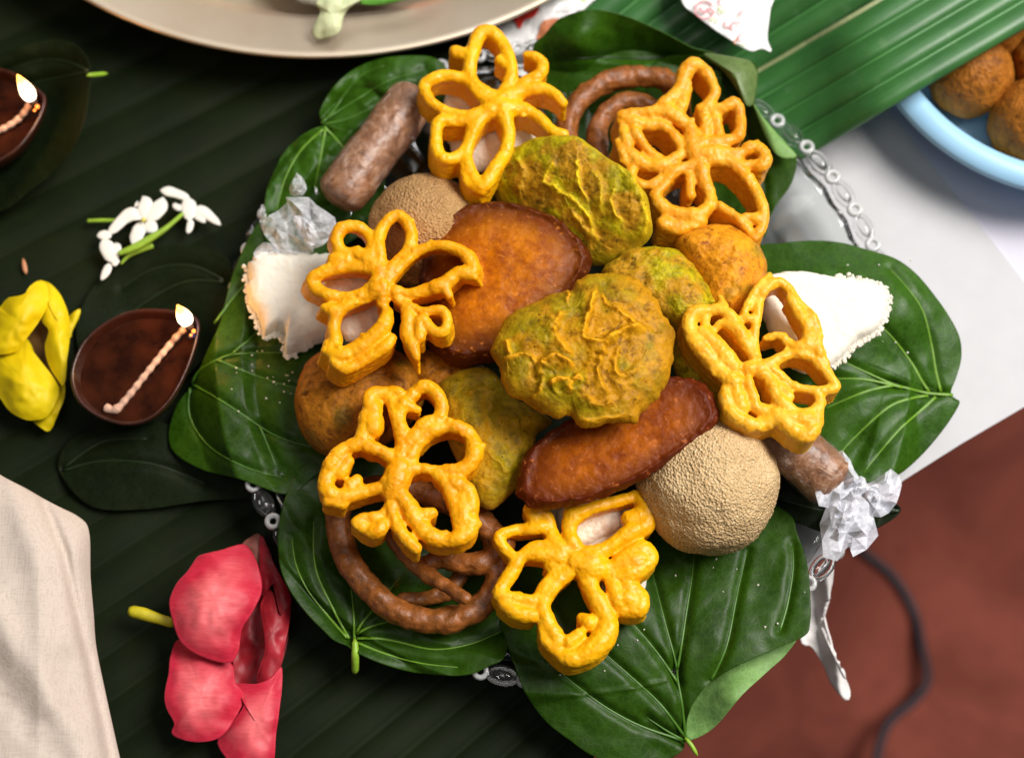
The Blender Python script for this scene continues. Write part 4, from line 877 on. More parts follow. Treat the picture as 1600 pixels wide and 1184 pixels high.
blob("leaf_fritter", fH([(330, 720), (350, 650), (400, 580), (470, 550), (540, 525), (680, 520), (760, 560), (840, 620), (920, 680), (980, 760), (1010, 850), (1000, 930), (950, 985), (880, 1030), (800, 1055), (700, 1050), (600, 1000), (500, 930), (410, 850)]),
     0.061, M['fritter_green'], H=0.0125, Hb=0.010, amp=0.0014, freq=120, seed=4, edge_n=0.03, rings=120, segs=360, fine=0.0004, ridges=rid(fH, [
      ([(570, 700), (640, 760), (700, 800), (750, 870), (760, 950)], 3.6, 0.0018, .8), ([(700, 600), (700, 700), (740, 800)], 3, 0.0014, .9), ([(900, 650), (950, 740), (980, 820), (985, 900), (950, 970)], 6, 0.0022, .5), ([(600, 620), (560, 700), (600, 740)], 3.5, 0.0014, .8),
      ([(760, 650), (800, 740), (790, 830)], 3.5, 0.0013, .6), ([(860, 700), (840, 800), (880, 880)], 3.5, 0.0013, .6), ([(440, 600), (470, 680), (450, 760)], 4, 0.0014, .1), ([(670, 820), (720, 900), (800, 960)], 4, 0.0014, .3)]),
     label="brightest yellow-green leaf fritter at the top, between the two upper rosette cookies", cat="fritter", group=G, grad=(0.00010, -0.00010))
blob("leaf_fritter", fD([(850, 150), (960, 75), (1060, 50), (1150, 70), (1210, 150), (1260, 220), (1370, 270), (1470, 340), (1440, 380), (1390, 420), (1370, 520), (1330, 620), (1280, 700), (1200, 790), (1120, 820), (1060, 790), (1000, 700), (950, 560), (880, 400), (840, 280)]),
     0.050, M['fritter_olive'], H=0.011, Hb=0.012, amp=0.0014, freq=110, seed=5, edge_n=0.03, rings=110, segs=320, fine=0.0003, ridges=rid(fD, [([(1160, 250), (1120, 300), (1130, 380), (1160, 420)], 4, 0.0010, .4), ([(1000, 200), (1100, 170), (1180, 200)], 4, 0.0010, .2), ([(1100, 500), (1180, 560), (1230, 640)], 4, 0.0009, .2)]),
     label="flat olive-yellow leaf fritter right of the blistered lower left rosette", cat="fritter", group=G)
blob("leaf_fritter", [(940, 425), (965, 402), (1000, 388), (1040, 390), (1068, 402), (1092, 430), (1115, 465), (1118, 500), (1080, 525), (1040, 510), (990, 480), (950, 450)],
     0.062, M['fritter_green'], H=0.012, Hb=0.012, amp=0.0022, freq=150, seed=16, edge_n=0.06, edge_f=5, label="rough green-brown fritter peeking out behind the central one", cat="fritter", group=G)
blob("round_fritter", [(1050, 382), (1080, 362), (1120, 355), (1150, 362), (1180, 385), (1196, 412), (1193, 445), (1178, 478), (1150, 510), (1110, 505), (1085, 450), (1060, 415)],
     0.055, M['fritter_orange'], H=0.017, Hb=0.014, amp=0.0020, freq=100, seed=7, edge_n=0.04, label="lumpy orange fritter below the upper right rosette cookie", cat="fritter", group="round fritters")
blob("round_fritter", [(461, 640), (466, 600), (488, 562), (530, 545), (600, 545), (650, 570), (665, 620), (630, 675), (575, 705), (520, 713), (488, 698), (468, 672)],
     0.040, M['fritter_brown'], H=0.018, Hb=0.014, amp=0.0018, freq=90, seed=8, edge_n=0.03, label="round brown fritter at the left, between the two left rosette cookies", cat="fritter", group="round fritters")
blob("leaf_fritter", [(1050, 530), (1080, 540), (1112, 575), (1142, 618), (1146, 655), (1112, 660), (1072, 610), (1050, 570)],
     0.055, M['fritter_green'], H=0.008, Hb=0.010, amp=0.0020, freq=160, seed=9, edge_n=0.05, label="narrow green fritter mostly hidden under the pale rosette on the right", cat="fritter", group=G)
blob("round_fritter", [(640, 555), (700, 550), (760, 575), (780, 620), (720, 650), (660, 620)],
     0.042, M['fritter_brown'], H=0.008, Hb=0.014, amp=0.0016, freq=100, seed=10, label="dark fritter in the gap under the big fried cake, between the two left rosettes", cat="fritter", group="round fritters")

# ------------------------------------------------------------------ rings
def ring_thing(label, strokes, seed):
    C = []; Rr = []
    for pts, zz, r, cl in strokes:
        q = [(x, y, a, b) for (x, y), a, b in zip(pts, np.interp(np.linspace(0, 1, len(pts)), np.linspace(0, 1, len(zz)), zz), np.interp(np.linspace(0, 1, len(pts)), np.linspace(0, 1, len(r)), r))]
        c = smooth_curve(q, 4.0, cl); C.append(P(c[:, 0], c[:, 1], c[:, 2])); Rr.append(c[:, 3] * PX * (1 + 0.13 * fbm(np.c_[c[:, :2] / 22, c[:, 2]], seed)))
    o = fuse("fried_ring", np.vstack(C), np.concatenate(Rr), 0.0008, M['ring'], 3, 0.0008, 240, seed)
    return tag(o, label, "fried snack", "thick brown fried rings")
ring_thing("thick brown fried ring at the top, between the yellow and the bumpy orange rosettes", [
    ([(884, 215), (893, 178), (920, 145), (955, 126), (1000, 120), (1042, 127), (1062, 160), (1055, 215), (1010, 255), (940, 262), (895, 245)], [.040, .040], [19, 19], True),
    ([(938, 250), (933, 205), (953, 172), (990, 158), (1030, 175)], [.042, .040], [18, 17], False)], 3)
ring_thing("thick brown coiled fried ring at the lower left, under the blistered rosette", [
    (fE([(505, 150), (520, 280), (570, 400), (650, 495), (740, 570), (860, 610), (980, 605), (1100, 550), (1165, 460), (1180, 360), (1120, 220), (960, 120), (760, 60), (580, 70)]), [.041, .041], [20, 20], True),
    (fE([(700, 200), (770, 320), (850, 400), (940, 460), (1035, 520)]), [.042, .046, .052], [15, 13, 9], False), (fE([(860, 380), (940, 350), (1030, 375), (1130, 360), (1190, 290)]), [.040, .044], [14, 19], False), (fE([(780, 520), (860, 520), (960, 490), (1010, 430)]), [.033, .033], [12, 12], False)], 5)

# ------------------------------------------------------------------ sanded balls
def ball(px, py, rpx, zc, mat, label, seed, name="sanded_ball", cat="sweet", group="sanded round sweets", squash=0.96, grit=0.00028):
    c = P(px, py, zc); a = np.linspace(0, math.pi, 130); b = np.linspace(0, 2 * math.pi, 220, endpoint=False)
    r = rpx * PX * (CAM[2] - zc) / (CAM[2] - 0.03) 
    A, B = np.meshgrid(a[1:-1], b, indexing='ij')
    d = np.stack([np.sin(A) * np.cos(B), np.sin(A) * np.sin(B), np.cos(A)], -1).reshape(-1, 3); d = np.vstack([[0, 0, 1], d, [0, 0, -1]])
    v = d * r * (1 + 0.045 * fbm(d * 1.9, seed, 2))[:, None]; v[:, 2] *= squash
    v = v + d * (grit * fbm(v * 1100, seed, 2) + 0.0003 * fbm(v * 220, seed + 3))[:, None]
    ns = 220; F = polar_faces(128, ns); last = 1 + 127 * ns; F += [(last + j, len(v) - 1, last + (j + 1) % ns) for j in range(ns)]
    o = mk(name, v + c, F, mat); return tag(o, label, cat, group)
ball(1108, 757, 108, 0.050, M['sugar'], "large pale sandy-coated ball at the lower right, resting on the big leaf", 1)
ball(665, 362, 94, 0.042, M['sugar_dark'], "tan sandy-coated ball at the upper left, behind the left rosette cookie", 2)

# ------------------------------------------------------------------ wrapped rolls
def roll(p0, p1, r, z0, z1, label, seed, flats, fm="film"):
    a = P(p0[0], p0[1], z0); b = P(p1[0], p1[1], z1); ax = b - a; L = np.linalg.norm(ax); ax /= L
    rr = r * PX
    root = empty("wrapped_roll", tuple(((a + b) / 2) * np.array([1, 1, 0]) + np.array([0, 0, min(z0, z1) - rr])), label, "sweet", "brown rolls wrapped in film")
    s = np.linspace(0, 1, 60); edge = 0.12
    prof = np.where(s < edge, np.sqrt(np.maximum(0, 1 - ((edge - s) / edge) ** 2.5)), np.where(s > 1 - edge, np.sqrt(np.maximum(0, 1 - ((s - 1 + edge) / edge) ** 2.5)), 1.0))
    prof = np.maximum(prof, 0.02)
    V_, F = tube_verts(a[None] + ax[None] * (s * L)[:, None], rr * prof, 64)
    nrm = V_ - (a[None] + ax[None] * np.repeat(s * L, 64)[:, None])
    V2 = V_ + nrm * (0.06 * fbm(V_ * 120, seed) + 0.02 * fbm(V_ * 500, seed + 1))[:, None]
    mk("roll_body", V2, F, M['roll'], root)
    V3 = V_ + nrm * (0.055 + 0.05 * np.abs(fbm(V_ * 160 + 9, seed + 2)))[:, None]
    mk("film", V3, F, M['wrap'], root)
    for i, (pts, z, dm) in enumerate(flats):
        o = sheet("film_twist", pts, z, M[fm], root, rings=3, segs=14, thick=0.0, smooth=False, dome=dm, seed=seed + i)
        co = np.array([v_.co[:] for v_ in o.data.vertices]); rg = np.random.default_rng(seed * 10 + i)
        dz = 0.0011 * rg.standard_normal(len(co)) + 0.002 * np.sin(co[:, 0] * 700 + i * 2) * np.cos(co[:, 1] * 300)
        for v_, d_ in zip(o.data.vertices, dz): v_.co.z += d_
    return root
roll((522, 318), (655, 142), 40, 0.044, 0.044, "brown roll in clear film at the upper left, its twisted film end pointing down-left", 3, [
    (f8([(275, 140), (300, 80), (335, 50), (370, 95), (372, 130), (345, 170), (290, 172)]), 0.052, 0.003), (f8([(255, 190), (330, 175), (400, 180), (450, 240), (520, 290), (570, 340), (520, 440), (430, 500), (370, 460), (340, 400), (300, 300)]), 0.048, 0.006),
    (f8([(95, 335), (180, 285), (260, 225), (320, 300), (350, 420), (440, 500), (330, 525), (220, 510), (150, 440)]), 0.044, 0.003), (f8([(300, 330), (330, 290), (400, 340), (440, 430), (400, 470)]), 0.054, 0.002), (f8([(60, 520), (90, 475), (180, 445), (300, 490), (330, 525), (180, 540), (75, 560)]), 0.043, 0.001), (f8([(100, 340), (110, 230), (125, 230), (140, 320)]), 0.044, 0.001)])
roll((1190, 655), (1308, 762), 42, 0.048, 0.042, "brown roll in clear film at the lower right, tied with a white film bow", 6, [
    (fG([(520, 270), (560, 245), (600, 230), (640, 198), (672, 250), (660, 300), (630, 350), (575, 370), (545, 320)]), 0.040, 0.003), (fG([(415, 330), (490, 280), (540, 290), (565, 340), (588, 400), (585, 440), (520, 502), (495, 490), (530, 462), (490, 455), (480, 500), (410, 512), (400, 430), (395, 395)]), 0.040, 0.003),
    (fG([(375, 250), (400, 170), (450, 140), (505, 175), (512, 225), (540, 235), (500, 280), (440, 322), (390, 330)]), 0.048, 0.003), (fG([(430, 330), (480, 300), (530, 320), (500, 380), (440, 400)]), 0.046, 0.002), (fG([(480, 240), (540, 230), (560, 270), (500, 300)]), 0.046, 0.003)], "film_white")

# ------------------------------------------------------------------ white sweets
WG = "white pressed sweets"
w1 = blob("rice_flour_sweet", f8([(35, 610), (70, 530), (180, 522), (400, 530), (560, 540), (640, 600), (700, 760), (600, 1000), (420, 1080), (320, 1120), (255, 1120), (262, 1030), (200, 990), (130, 1015), (100, 920), (60, 850), (30, 780)]),
     0.036, M['white_sweet'], H=0.009, Hb=0.008, amp=0.0004, freq=110, pw=9, qw=1.4, seed=11, edge_n=0.06, edge_f=2.2, fine=0.00025, ffreq=500,
     label="crumbling white block of sweet at the left, half under the left rosette cookie", cat="sweet", group=WG)
blob("rice_flour_sweet", fC([(560, 300), (640, 260), (740, 253), (900, 280), (1060, 305), (1125, 335), (1138, 430), (1090, 530), (1005, 575), (950, 635), (890, 685), (820, 720), (700, 700), (620, 600), (570, 450)]),
     0.052, M['white_sweet'], H=0.006, Hb=0.012, amp=0.0004, freq=150, pw=12, qw=1.3, seed=12, edge_n=0.022, edge_f=1.8, fine=0.0001, ffreq=450,
     label="large clean white wedge of sweet at the right, half under the pale rosette", cat="sweet", group=WG)
for ol, z, mt, sd, lab in (
    ([(700, 140), (745, 150), (790, 190), (845, 205), (838, 228), (790, 262), (740, 268), (705, 235), (690, 190)], 0.046, 'cream_sweet', 13, "cream coloured broken sweet seen through the top yellow rosette"),
    ([(510, 425), (550, 416), (590, 440), (602, 480), (585, 525), (545, 535), (522, 505), (505, 470)], 0.056, 'cream_sweet', 14, "pinkish white sweet seen through the left rosette's lower petals"),
    ([(860, 800), (900, 790), (975, 788), (1000, 830), (1008, 880), (1002, 930), (955, 945), (930, 900), (880, 860)], 0.034, 'white_sweet', 15, "white sweet under the bottom rosette, showing at its right side"),
    ([(868, 800), (905, 780), (960, 785), (972, 820), (930, 848), (885, 852)], 0.0385, 'cream_sweet', 17, "smooth cream pebble of sweet seen through the bottom rosette's top petal")):
    blob("white_sweet", ol, z, M[mt], H=0.005, Hb=0.009, amp=0.0010, freq=160, pw=4, qw=1.6, seed=sd, edge_n=0.06, edge_f=3, rings=50, segs=160, fine=0.0004, label=lab, cat="sweet", group=WG)

# ------------------------------------------------------------------ crumbs
def crumbs(label, areas, n_, r0, r1, mat, seed):
    rg = np.random.default_rng(seed); V_, F = ico(); C = []; Rr = []
    for (x, y, sx, sy, z, k) in areas:
        q = rg.normal(0, 1, (k, 2)) * (sx, sy) + (x, y); C.append(P(q[:, 0], q[:, 1], (z(q[:, 0], q[:, 1]) if callable(z) else z) + 0.0002)); Rr.append(rg.uniform(r0, r1, k) ** 1.0)
    C = np.vstack(C); Rr = np.concatenate(Rr); v, f = spheres_mesh(C, Rr); v = v + 0.4 * Rr.repeat(len(V_))[:, None] * RNG.standard_normal(v.shape) * 0.5
    o = mk("crumbs", v, f, mat, smooth=False); return tag(o, label, "crumbs", None, "stuff")
zF = lambda x, y: 0.0355 + 0 * x
crumbs("white crumbs scattered over the betel leaves around the sweets", [(410, 575, 25, 30, lambda x, y: zC(x, y) , 15), (440, 600, 22, 14, lambda x, y: zC(x, y), 12), (1010, 935, 45, 60, lambda x, y: zE(x, y), 6), (1120, 890, 60, 30, lambda x, y: zE(x, y), 4), (960, 1000, 60, 40, lambda x, y: zE(x, y), 6), (1190, 930, 40, 40, lambda x, y: zE(x, y), 3),
    (1370, 440, 40, 30, 0.0385, 7), (1380, 540, 20, 50, 0.0365, 6)], 0, 0.00016, 0.00042, M['white_sweet'], 4)
rim_c = []
for (fr, pts, z) in ((f8, [(35, 600), (30, 700), (40, 780), (60, 860), (100, 940), (130, 1015), (200, 1000), (260, 1040), (258, 1110), (310, 1130)], 0.037), (fC, [(900, 278), (1060, 305), (1128, 345), (1138, 430), (1090, 530), (1005, 575), (950, 635), (890, 685)], 0.053)):
    c = smooth_curve(fr(pts), 2.5); rim_c += [(x, y, 3.0, 3.0, z - 0.001, 4) for x, y in c[:, :2]]
crumbs("crumbly grains clinging to the broken edges of the white sweets", rim_c, 0, 0.0003, 0.0011, M['white_sweet'], 6)

# ------------------------------------------------------------------ oil lamps
def diya(outline, spout, wick, flame, label, seed, lift=0.004):
    b = resample_closed(outline, 96)
    if area_sign(b) > 0: b = b[::-1]
    c = b.mean(0); H = 0.020
    org = P(c[0], c[1], lift); root = empty("oil_lamp", tuple(org), label, "lamp", "lit clay oil lamps")
    rim = P(b[:, 0], b[:, 1], lift + H); cc = P(c[0], c[1], lift + H)
    lv = [(0.0, 0.0), (0.45, 0.0), (0.62, 0.001), (0.85, 0.008), (0.97, 0.016), (1.0, 0.0195), (0.985, 0.0205), (0.955, 0.0205), (0.93, 0.019), (0.90, 0.0155), (0.82, 0.011), (0.6, 0.006), (0.3, 0.0045), (0.0, 0.004)]
    V_ = []
    for s_, h in lv:
        ring = cc + (rim - cc) * max(s_, 0.002); ring[:, 2] = lift + h; V_.append(ring)
    V_ = np.vstack(V_); F = []
    for i in range(len(lv) - 1):
        for j in range(96):
            k = (j + 1) % 96; F.append((i * 96 + j, i * 96 + k, (i + 1) * 96 + k, (i + 1) * 96 + j))
    F = [f[::-1] for f in F]
    mk("clay_bowl", V_, F, M['clay'], root)
    ring = cc + (rim - cc) * 0.895; ring[:, 2] = lift + 0.0150
    mk("oil", np.vstack([[cc[0], cc[1], lift + 0.0150], ring]), [(0, 1 + j, 1 + (j + 1) % 96) for j in range(96)], M['oil'], root)
    c_ = smooth_curve(wick, 2.0); z = np.interp(np.linspace(0, 1, len(c_)), [0, .8, 1], [lift + 0.0155, lift + 0.0175, lift + 0.024])
    t = np.linspace(0, 1, len(c_)); rad = 5.2 * PX * (1 + 0.13 * np.sin(t * 75) + 0.08 * fbm(np.c_[c_ / 8, t], seed)) * np.where(t < 0.15, 1.25, 1); rad[0] *= .4
    tube("wick", P(c_[:, 0], c_[:, 1], z), rad, M['wick'], root, 14)
    e = P(wick[-1][0], wick[-1][1], lift + 0.0245)
    vv, ff = ico(); mk("wick_tip", vv * np.array([0.0019, 0.0019, 0.0018]) + e + np.array([0.0006, -0.0006, 0]), ff, M['char'], root)
    mk("ember", vv * 0.0009 + e + np.array([0.0022, -0.0022, -0.001]), ff, M['ember'], root); mk("ember", vv * np.array([0.0006, .0006, .0006]) + e + np.array([0.0012, -0.0040, -0.001]), ff, M['ember'], root)
    # flame: a teardrop standing on the wick tip
    hgt, fr_ = flame
    s = np.linspace(0, 1, 24); rr = fr_ * np.sin(np.pi * s ** 0.7) ** 0.75 * (1 - 0.35 * s) + 1e-5
    ax_ = np.stack([e[0] - 0.003 * s, e[1] + 0.0005 + 0.005 * s, e[2] - 0.0005 + hgt * s], -1)
    Vf, Ff = tube_verts(ax_, rr, 20); fl = mk("flame", Vf, Ff, M['flame'], root)
    ld = bpy.data.lights.new("flame_light", 'POINT'); ld.energy = 0.035; ld.color = (1.0, 0.46, 0.12); ld.shadow_soft_size = 0.004
    lo = bpy.data.objects.new("flame_light", ld); COL.objects.link(lo); lo.location = (e[0], e[1], e[2] + hgt + 0.004)
    return root
diya([(110, 596), (114, 565), (132, 530), (167, 501), (209, 484), (253, 482), (290, 488), (311, 500), (308, 535), (290, 585), (264, 629), (231, 657), (193, 664), (154, 653), (123, 629)], None,
     [(163, 636), (180, 640), (198, 622), (222, 592), (250, 557), (276, 526), (294, 508)], (0.010, 0.0036), "lit brown clay oil lamp with its whole twisted wick showing, between yellow flower and plate", 1, 0.011)
diya([(-150, 200), (-110, 140), (-50, 110), (10, 108), (62, 140), (72, 160), (55, 200), (20, 240), (-40, 265), (-110, 250)], None,
     [(-90, 215), (-40, 218), (0, 204), (30, 185), (50, 158)], (0.014, 0.0036), "lit clay oil lamp cut off by the upper left corner, sitting in a curled leaf", 2, 0.010)

# ------------------------------------------------------------------ yellow flower
yf = empty("yellow_flower", tuple(P(60, 560, 0.006)), "yellow trumpet flower lying on its side at the left edge", "flower")
def petal(fr, ol, z, mat, root, dome=0.008, tilt=None, name="petal", c=None, rings=24, segs=110, label=None, amp=0.0020, dpow=2.0):
    o = sheet(name, fr(ol), tilt if tilt is not None else z, mat, root, center=(fr([c])[0] if c else None), rings=rings, segs=segs, thick=0.0006, dome=dome * 0.6, amp=amp, nfreq=32, seed=int(abs(ol[0][0])) % 17, quad=True)
    if label: o["label"] = label
    sm = o.modifiers.new('soften', 'SMOOTH'); sm.iterations = 12; sm.factor = 0.6; sm.use_x = False; sm.use_y = False
    o.modifiers.move(1, 0)
    return o
petal(fY, [(190, 520), (250, 400), (330, 330), (400, 420), (420, 620), (430, 820), (380, 800), (300, 680)], 0.010, M['throat'], yf, 0.002, name="throat")
petal(fY, [(470, 380), (520, 310), (572, 288), (560, 350), (520, 430), (490, 500)], 0.012, M['yellow'], yf, 0.002)
petal(fY, [(235, 1070), (330, 1010), (420, 880), (455, 800), (460, 900), (430, 990), (390, 1080), (352, 1155), (290, 1130)], 0.013, M['yellow'], yf, 0.003)
petal(fY, [(270, 95), (340, 95), (420, 170), (470, 270), (498, 380), (495, 520), (475, 660), (455, 830), (410, 790), (350, 690), (320, 560), (345, 440), (300, 370), (330, 280), (335, 170)], 0.020, M['yellow'], yf, 0.008, c=(410, 380))
petal(fY, [(-60, 620), (0, 605), (100, 590), (190, 500), (240, 590), (310, 680), (380, 770), (425, 850), (400, 950), (330, 1060), (230, 1082), (140, 1060), (60, 1005), (0, 920), (-50, 850)], 0.017, M['yellow'], yf, 0.014, c=(190, 830))
petal(fY, [(-60, 300), (0, 270), (60, 210), (170, 180), (220, 120), (290, 85), (335, 115), (348, 200), (330, 290), (270, 390), (200, 485), (120, 590), (0, 612), (-60, 600)], 0.023, M['yellow'], yf, 0.013, c=(120, 370))
# ------------------------------------------------------------------ pink flower
pf = empty("pink_flower", tuple(P(340, 1020, 0.006)), "pink and crimson flower with a yellow tube, lying below the left of the plate", "flower")
petal(fP, [(610, 860), (600, 640), (640, 520), (700, 400), (760, 330), (830, 470), (880, 540), (840, 720), (760, 820), (700, 850)], 0.007, M['red_petal'], pf, 0.0, name="throat", label="deep crimson throat")
petal(fP, [(645, 105), (690, 60), (730, 45), (770, 100), (800, 180), (790, 280), (700, 200)], 0.013, M['dusky'], pf, 0.003, label="dusky brownish pink petal")
petal(fP, [(735, 60), (760, 80), (800, 180), (830, 240), (880, 330), (895, 400), (840, 470), (835, 400), (800, 300), (745, 360), (735, 230)], 0.016, M['red_petal'], pf, 0.004, label="crimson inner petal")
petal(fP, [(835, 460), (890, 405), (885, 500), (860, 620), (838, 720), (760, 800), (720, 790), (760, 640), (750, 500), (740, 400), (790, 330)], 0.017, M['red_petal'], pf, 0.006, label="crimson inner petal", c=(800, 560))
petal(fP, [(600, 810), (720, 805), (800, 770), (845, 718), (850, 780), (840, 900), (820, 1050), (790, 1250), (650, 1260), (520, 1110), (600, 1000), (655, 900)], 0.017, M['pink'], pf, 0.010)
px_tube("flower_tube", fP([(300, 500), (200, 470), (130, 448), (70, 436)]), [.018, .018], [7.5, 8, 10, 9], M['pistil'], pf, ns=16, tip=0.75)
petal(fP, [(320, 585), (400, 640), (500, 690), (590, 700), (612, 800), (660, 870), (600, 1000), (530, 1080), (430, 1103), (340, 1090), (288, 1060), (300, 1010), (260, 930), (250, 860), (270, 760), (283, 660)], 0.020, M['pink'], pf, 0.012, c=(440, 870))
petal(fP, [(640, 98), (690, 130), (730, 220), (748, 330), (700, 440), (645, 530), (628, 640), (590, 700), (500, 690), (400, 650), (330, 590), (290, 480), (275, 390), (310, 300), (370, 230), (430, 155), (530, 130)], 0.027, M['pink'], pf, 0.014, c=(500, 380))
# ------------------------------------------------------------------ white blossoms
jf = empty("jasmine_sprig", tuple(P(230, 350, 0.005)), "sprig of small white blossoms on green stalks, above the clay lamp", "flower")
def jp(pts, r, z=0.014, mat='jasmine', nm="petal"): px_tube(nm, fJ(pts), z, [q * (1.3 if mat == 'jasmine' else 1.0) / 6.58 for q in r], M[mat], jf, ns=14, flat=0.22 if mat == 'jasmine' else 0.8, step=1.6, tip=0.5, taper=(mat == 'jasmine'))
for pts, r in (([(620, 480), (630, 380), (640, 300), (610, 240)], [40, 62, 62, 30]), ([(640, 490), (720, 430), (790, 340), (820, 250)], [40, 66, 72, 40]), ([(600, 480), (500, 430), (420, 470), (330, 560), (250, 640)], [40, 70, 52, 46, 40]),
               ([(610, 500), (570, 600), (530, 700), (520, 760)], [40, 60, 56, 20]), ([(640, 510), (700, 560), (760, 600)], [40, 60, 30]), ([(560, 330), (530, 320)], [40, 20]),
               ([(140, 650), (220, 640), (290, 660)], [30, 44, 30]), ([(200, 680), (240, 760), (290, 850), (320, 930)], [50, 64, 66, 50]), ([(330, 720), (340, 780), (320, 850)], [34, 44, 40]), ([(270, 930), (240, 1010), (185, 1105)], [34, 36, 20]), ([(350, 880), (310, 960)], [34, 24]),
               ([(790, 180), (870, 190), (960, 215), (1050, 255), (1075, 320)], [40, 48, 40, 36, 36]), ([(1050, 250), (1080, 330), (1090, 420), (1090, 500)], [34, 66, 64, 34]), ([(1110, 480), (1095, 560), (1075, 625)], [30, 30, 22]), ([(1130, 380), (1230, 400), (1330, 470), (1415, 540)], [60, 50, 36, 24]), ([(1150, 430), (1210, 470), (1255, 515)], [40, 30, 18]), ([(1020, 370), (960, 350), (925, 315)], [34, 28, 22])):
    jp(pts, r)
jp([(600, 480), (640, 490)], [24, 24], 0.0165, 'jasmine_c', "flower_eye")
jp([(40, 495), (180, 490), (370, 490)], [20, 22, 20], 0.010, 'stem', "stalk"); jp([(1030, 415), (850, 570), (680, 680), (520, 770), (360, 830)], [22, 26, 40, 44, 26], 0.016, 'stem', "stalk"); jp([(720, 745), (600, 790), (470, 850), (385, 940)], [34, 30, 26, 12], 0.012, 'stem', "stalk")
pt = empty("fallen_petal", tuple(P(38, 415, 0.006)), "tiny orange petal scrap on the dark banana leaf above the yellow flower", "petal")
px_tube("petal_scrap", [(36, 404), (38, 415), (41, 428)], 0.008, [2, 4, 3], plain("orange_scrap", (0.55, 0.25, 0.12), 0.6).m, pt, flat=0.4)

# ------------------------------------------------------------------ steel plate with food, top
def circ(p, z):
    q = P([a[0] for a in p], [a[1] for a in p], z)[:, :2]
    A = 2 * (q[1:] - q[0]); b_ = (q[1:] ** 2).sum(1) - (q[0] ** 2).sum(); c = np.linalg.solve(A, b_); return c, np.linalg.norm(q[0] - c)
c, r = circ([(135, 0), (440, 88), (853, 2)], 0.034)
sp = empty("steel_plate", (c[0], c[1], 0.005), "round steel plate of food cut off by the top edge", "plate")
revolve("plate_body", [(0, .012), (r - .060, .012), (r - .034, .014), (r - .027, .024), (r - .022, .0285), (r - .004, .0325), (r - .001, .0345), (r, .0340), (r, .0325), (r - .004, .0305), (r - .022, .0265), (r - .030, .012), (r - .036, .006), (0, .005)], M['steel'], (c[0], c[1], 0), sp, 360)
blob("curry", [(395, -40), (430, -12), (480, 2), (560, 0), (640, -14), (700, -60), (600, -140), (440, -120)], 0.020, M['curry'], H=0.012, Hb=0.006, seed=21, rings=50, segs=140, label="orange vegetable curry on the steel plate", cat="food")
blob("rice_serving", [(440, -30), (470, 6), (530, 9), (580, 4), (640, -10), (600, -60), (500, -70)], 0.028, M['white_food'], H=0.010, Hb=0.006, amp=.003, seed=22, rings=50, segs=140, label="white serving at the rim of the steel plate", cat="food")
o = sheet("cabbage_piece", [(492, 4), (515, -4), (550, -6), (566, -2), (545, 14), (536, 30), (532, 48), (516, 58), (496, 62), (487, 50), (494, 32), (500, 18)], lambda x, y: 0.040 - 0.00006 * (y + 5), M['cabbage'], None, rings=14, segs=80, thick=0.001, dome=0.003, amp=0.0012, nfreq=20)
tag(o, "pale cabbage shred lying across the rim of the steel plate", "vegetable")
o = sheet("green_garnish", [(560, 2), (590, -4), (640, -12), (690, -24), (640, -2), (600, 8), (570, 8)], 0.038, M['green_food'], None, rings=10, segs=60, thick=0.0008, dome=0.002); tag(o, "strip of green garnish at the inner edge of the steel plate", "vegetable")

# ------------------------------------------------------------------ printed wrappers
w1_ = empty("candy_wrapper", tuple(P(850, 40, 0.01)), "white wrapper with red and orange print, between the steel plate and the top leaf", "wrapper", "printed sweet wrappers")
wz = TPS([(760, 40, .012), (870, -20, .022), (985, -20, .020), (948, 15, .018), (840, 62, .018), (815, 110, .024), (850, 30, .022)])
sheet("wrapper_film", [(745, 45), (780, 25), (850, -8), (880, -40), (1000, -40), (975, 4), (952, 6), (949, 15), (915, 8), (898, 22), (872, 30), (850, 58), (838, 85), (822, 118), (800, 112), (790, 90), (765, 70)], wz, M['foil'], w1_, center=(855, 20), rings=24, segs=110, amp=0.002, nfreq=30, thick=0.0004)
def ink(pts, zf, mat, root, nm="print"): sheet(nm, pts, lambda x, y: zf(x, y) + 0.002 * fbm(np.stack([x / 30, y / 30, 0 * x], -1), 0, 3) + 0.0006, mat, root, rings=5, segs=36, thick=0.0)
ink([(800, 25), (822, 15), (842, 7), (840, 20), (832, 28), (820, 32), (812, 46), (806, 36)], wz, M['ink_red'], w1_)
ink([(848, 34), (868, 29), (876, 32), (862, 44), (850, 58), (836, 66), (842, 50)], wz, M['ink_orange'], w1_)
ink([(908, -2), (916, -4), (914, 4)], wz, M['ink_green'], w1_)
w2_ = empty("candy_wrapper", tuple(P(1130, 30, 0.02)), "white wrapper with faint pink curls lying on the bright banana leaf", "wrapper", "printed sweet wrappers")
z2 = lambda x, y: 0.036 + 0 * np.asarray(x, float)
sheet("wrapper_film", [(1060, -40), (1066, 4), (1085, 22), (1110, 42), (1140, 62), (1172, 80), (1190, 76), (1206, 81), (1199, 60), (1203, 20), (1206, -40)], z2, M['foil'], w2_, center=(1140, 10), rings=20, segs=100, amp=0.0012, nfreq=30, thick=0.0004)
def curl(cx, cy, r_, a0, a1, mat='ink_pink', w_=1.3):
    a = np.linspace(a0, a1, 24); px_tube("print", [(cx + r_ * math.cos(t), cy + r_ * math.sin(t) * 0.9) for t in a], 0.0378, w_, M[mat], w2_, ns=6, flat=0.3, step=3)
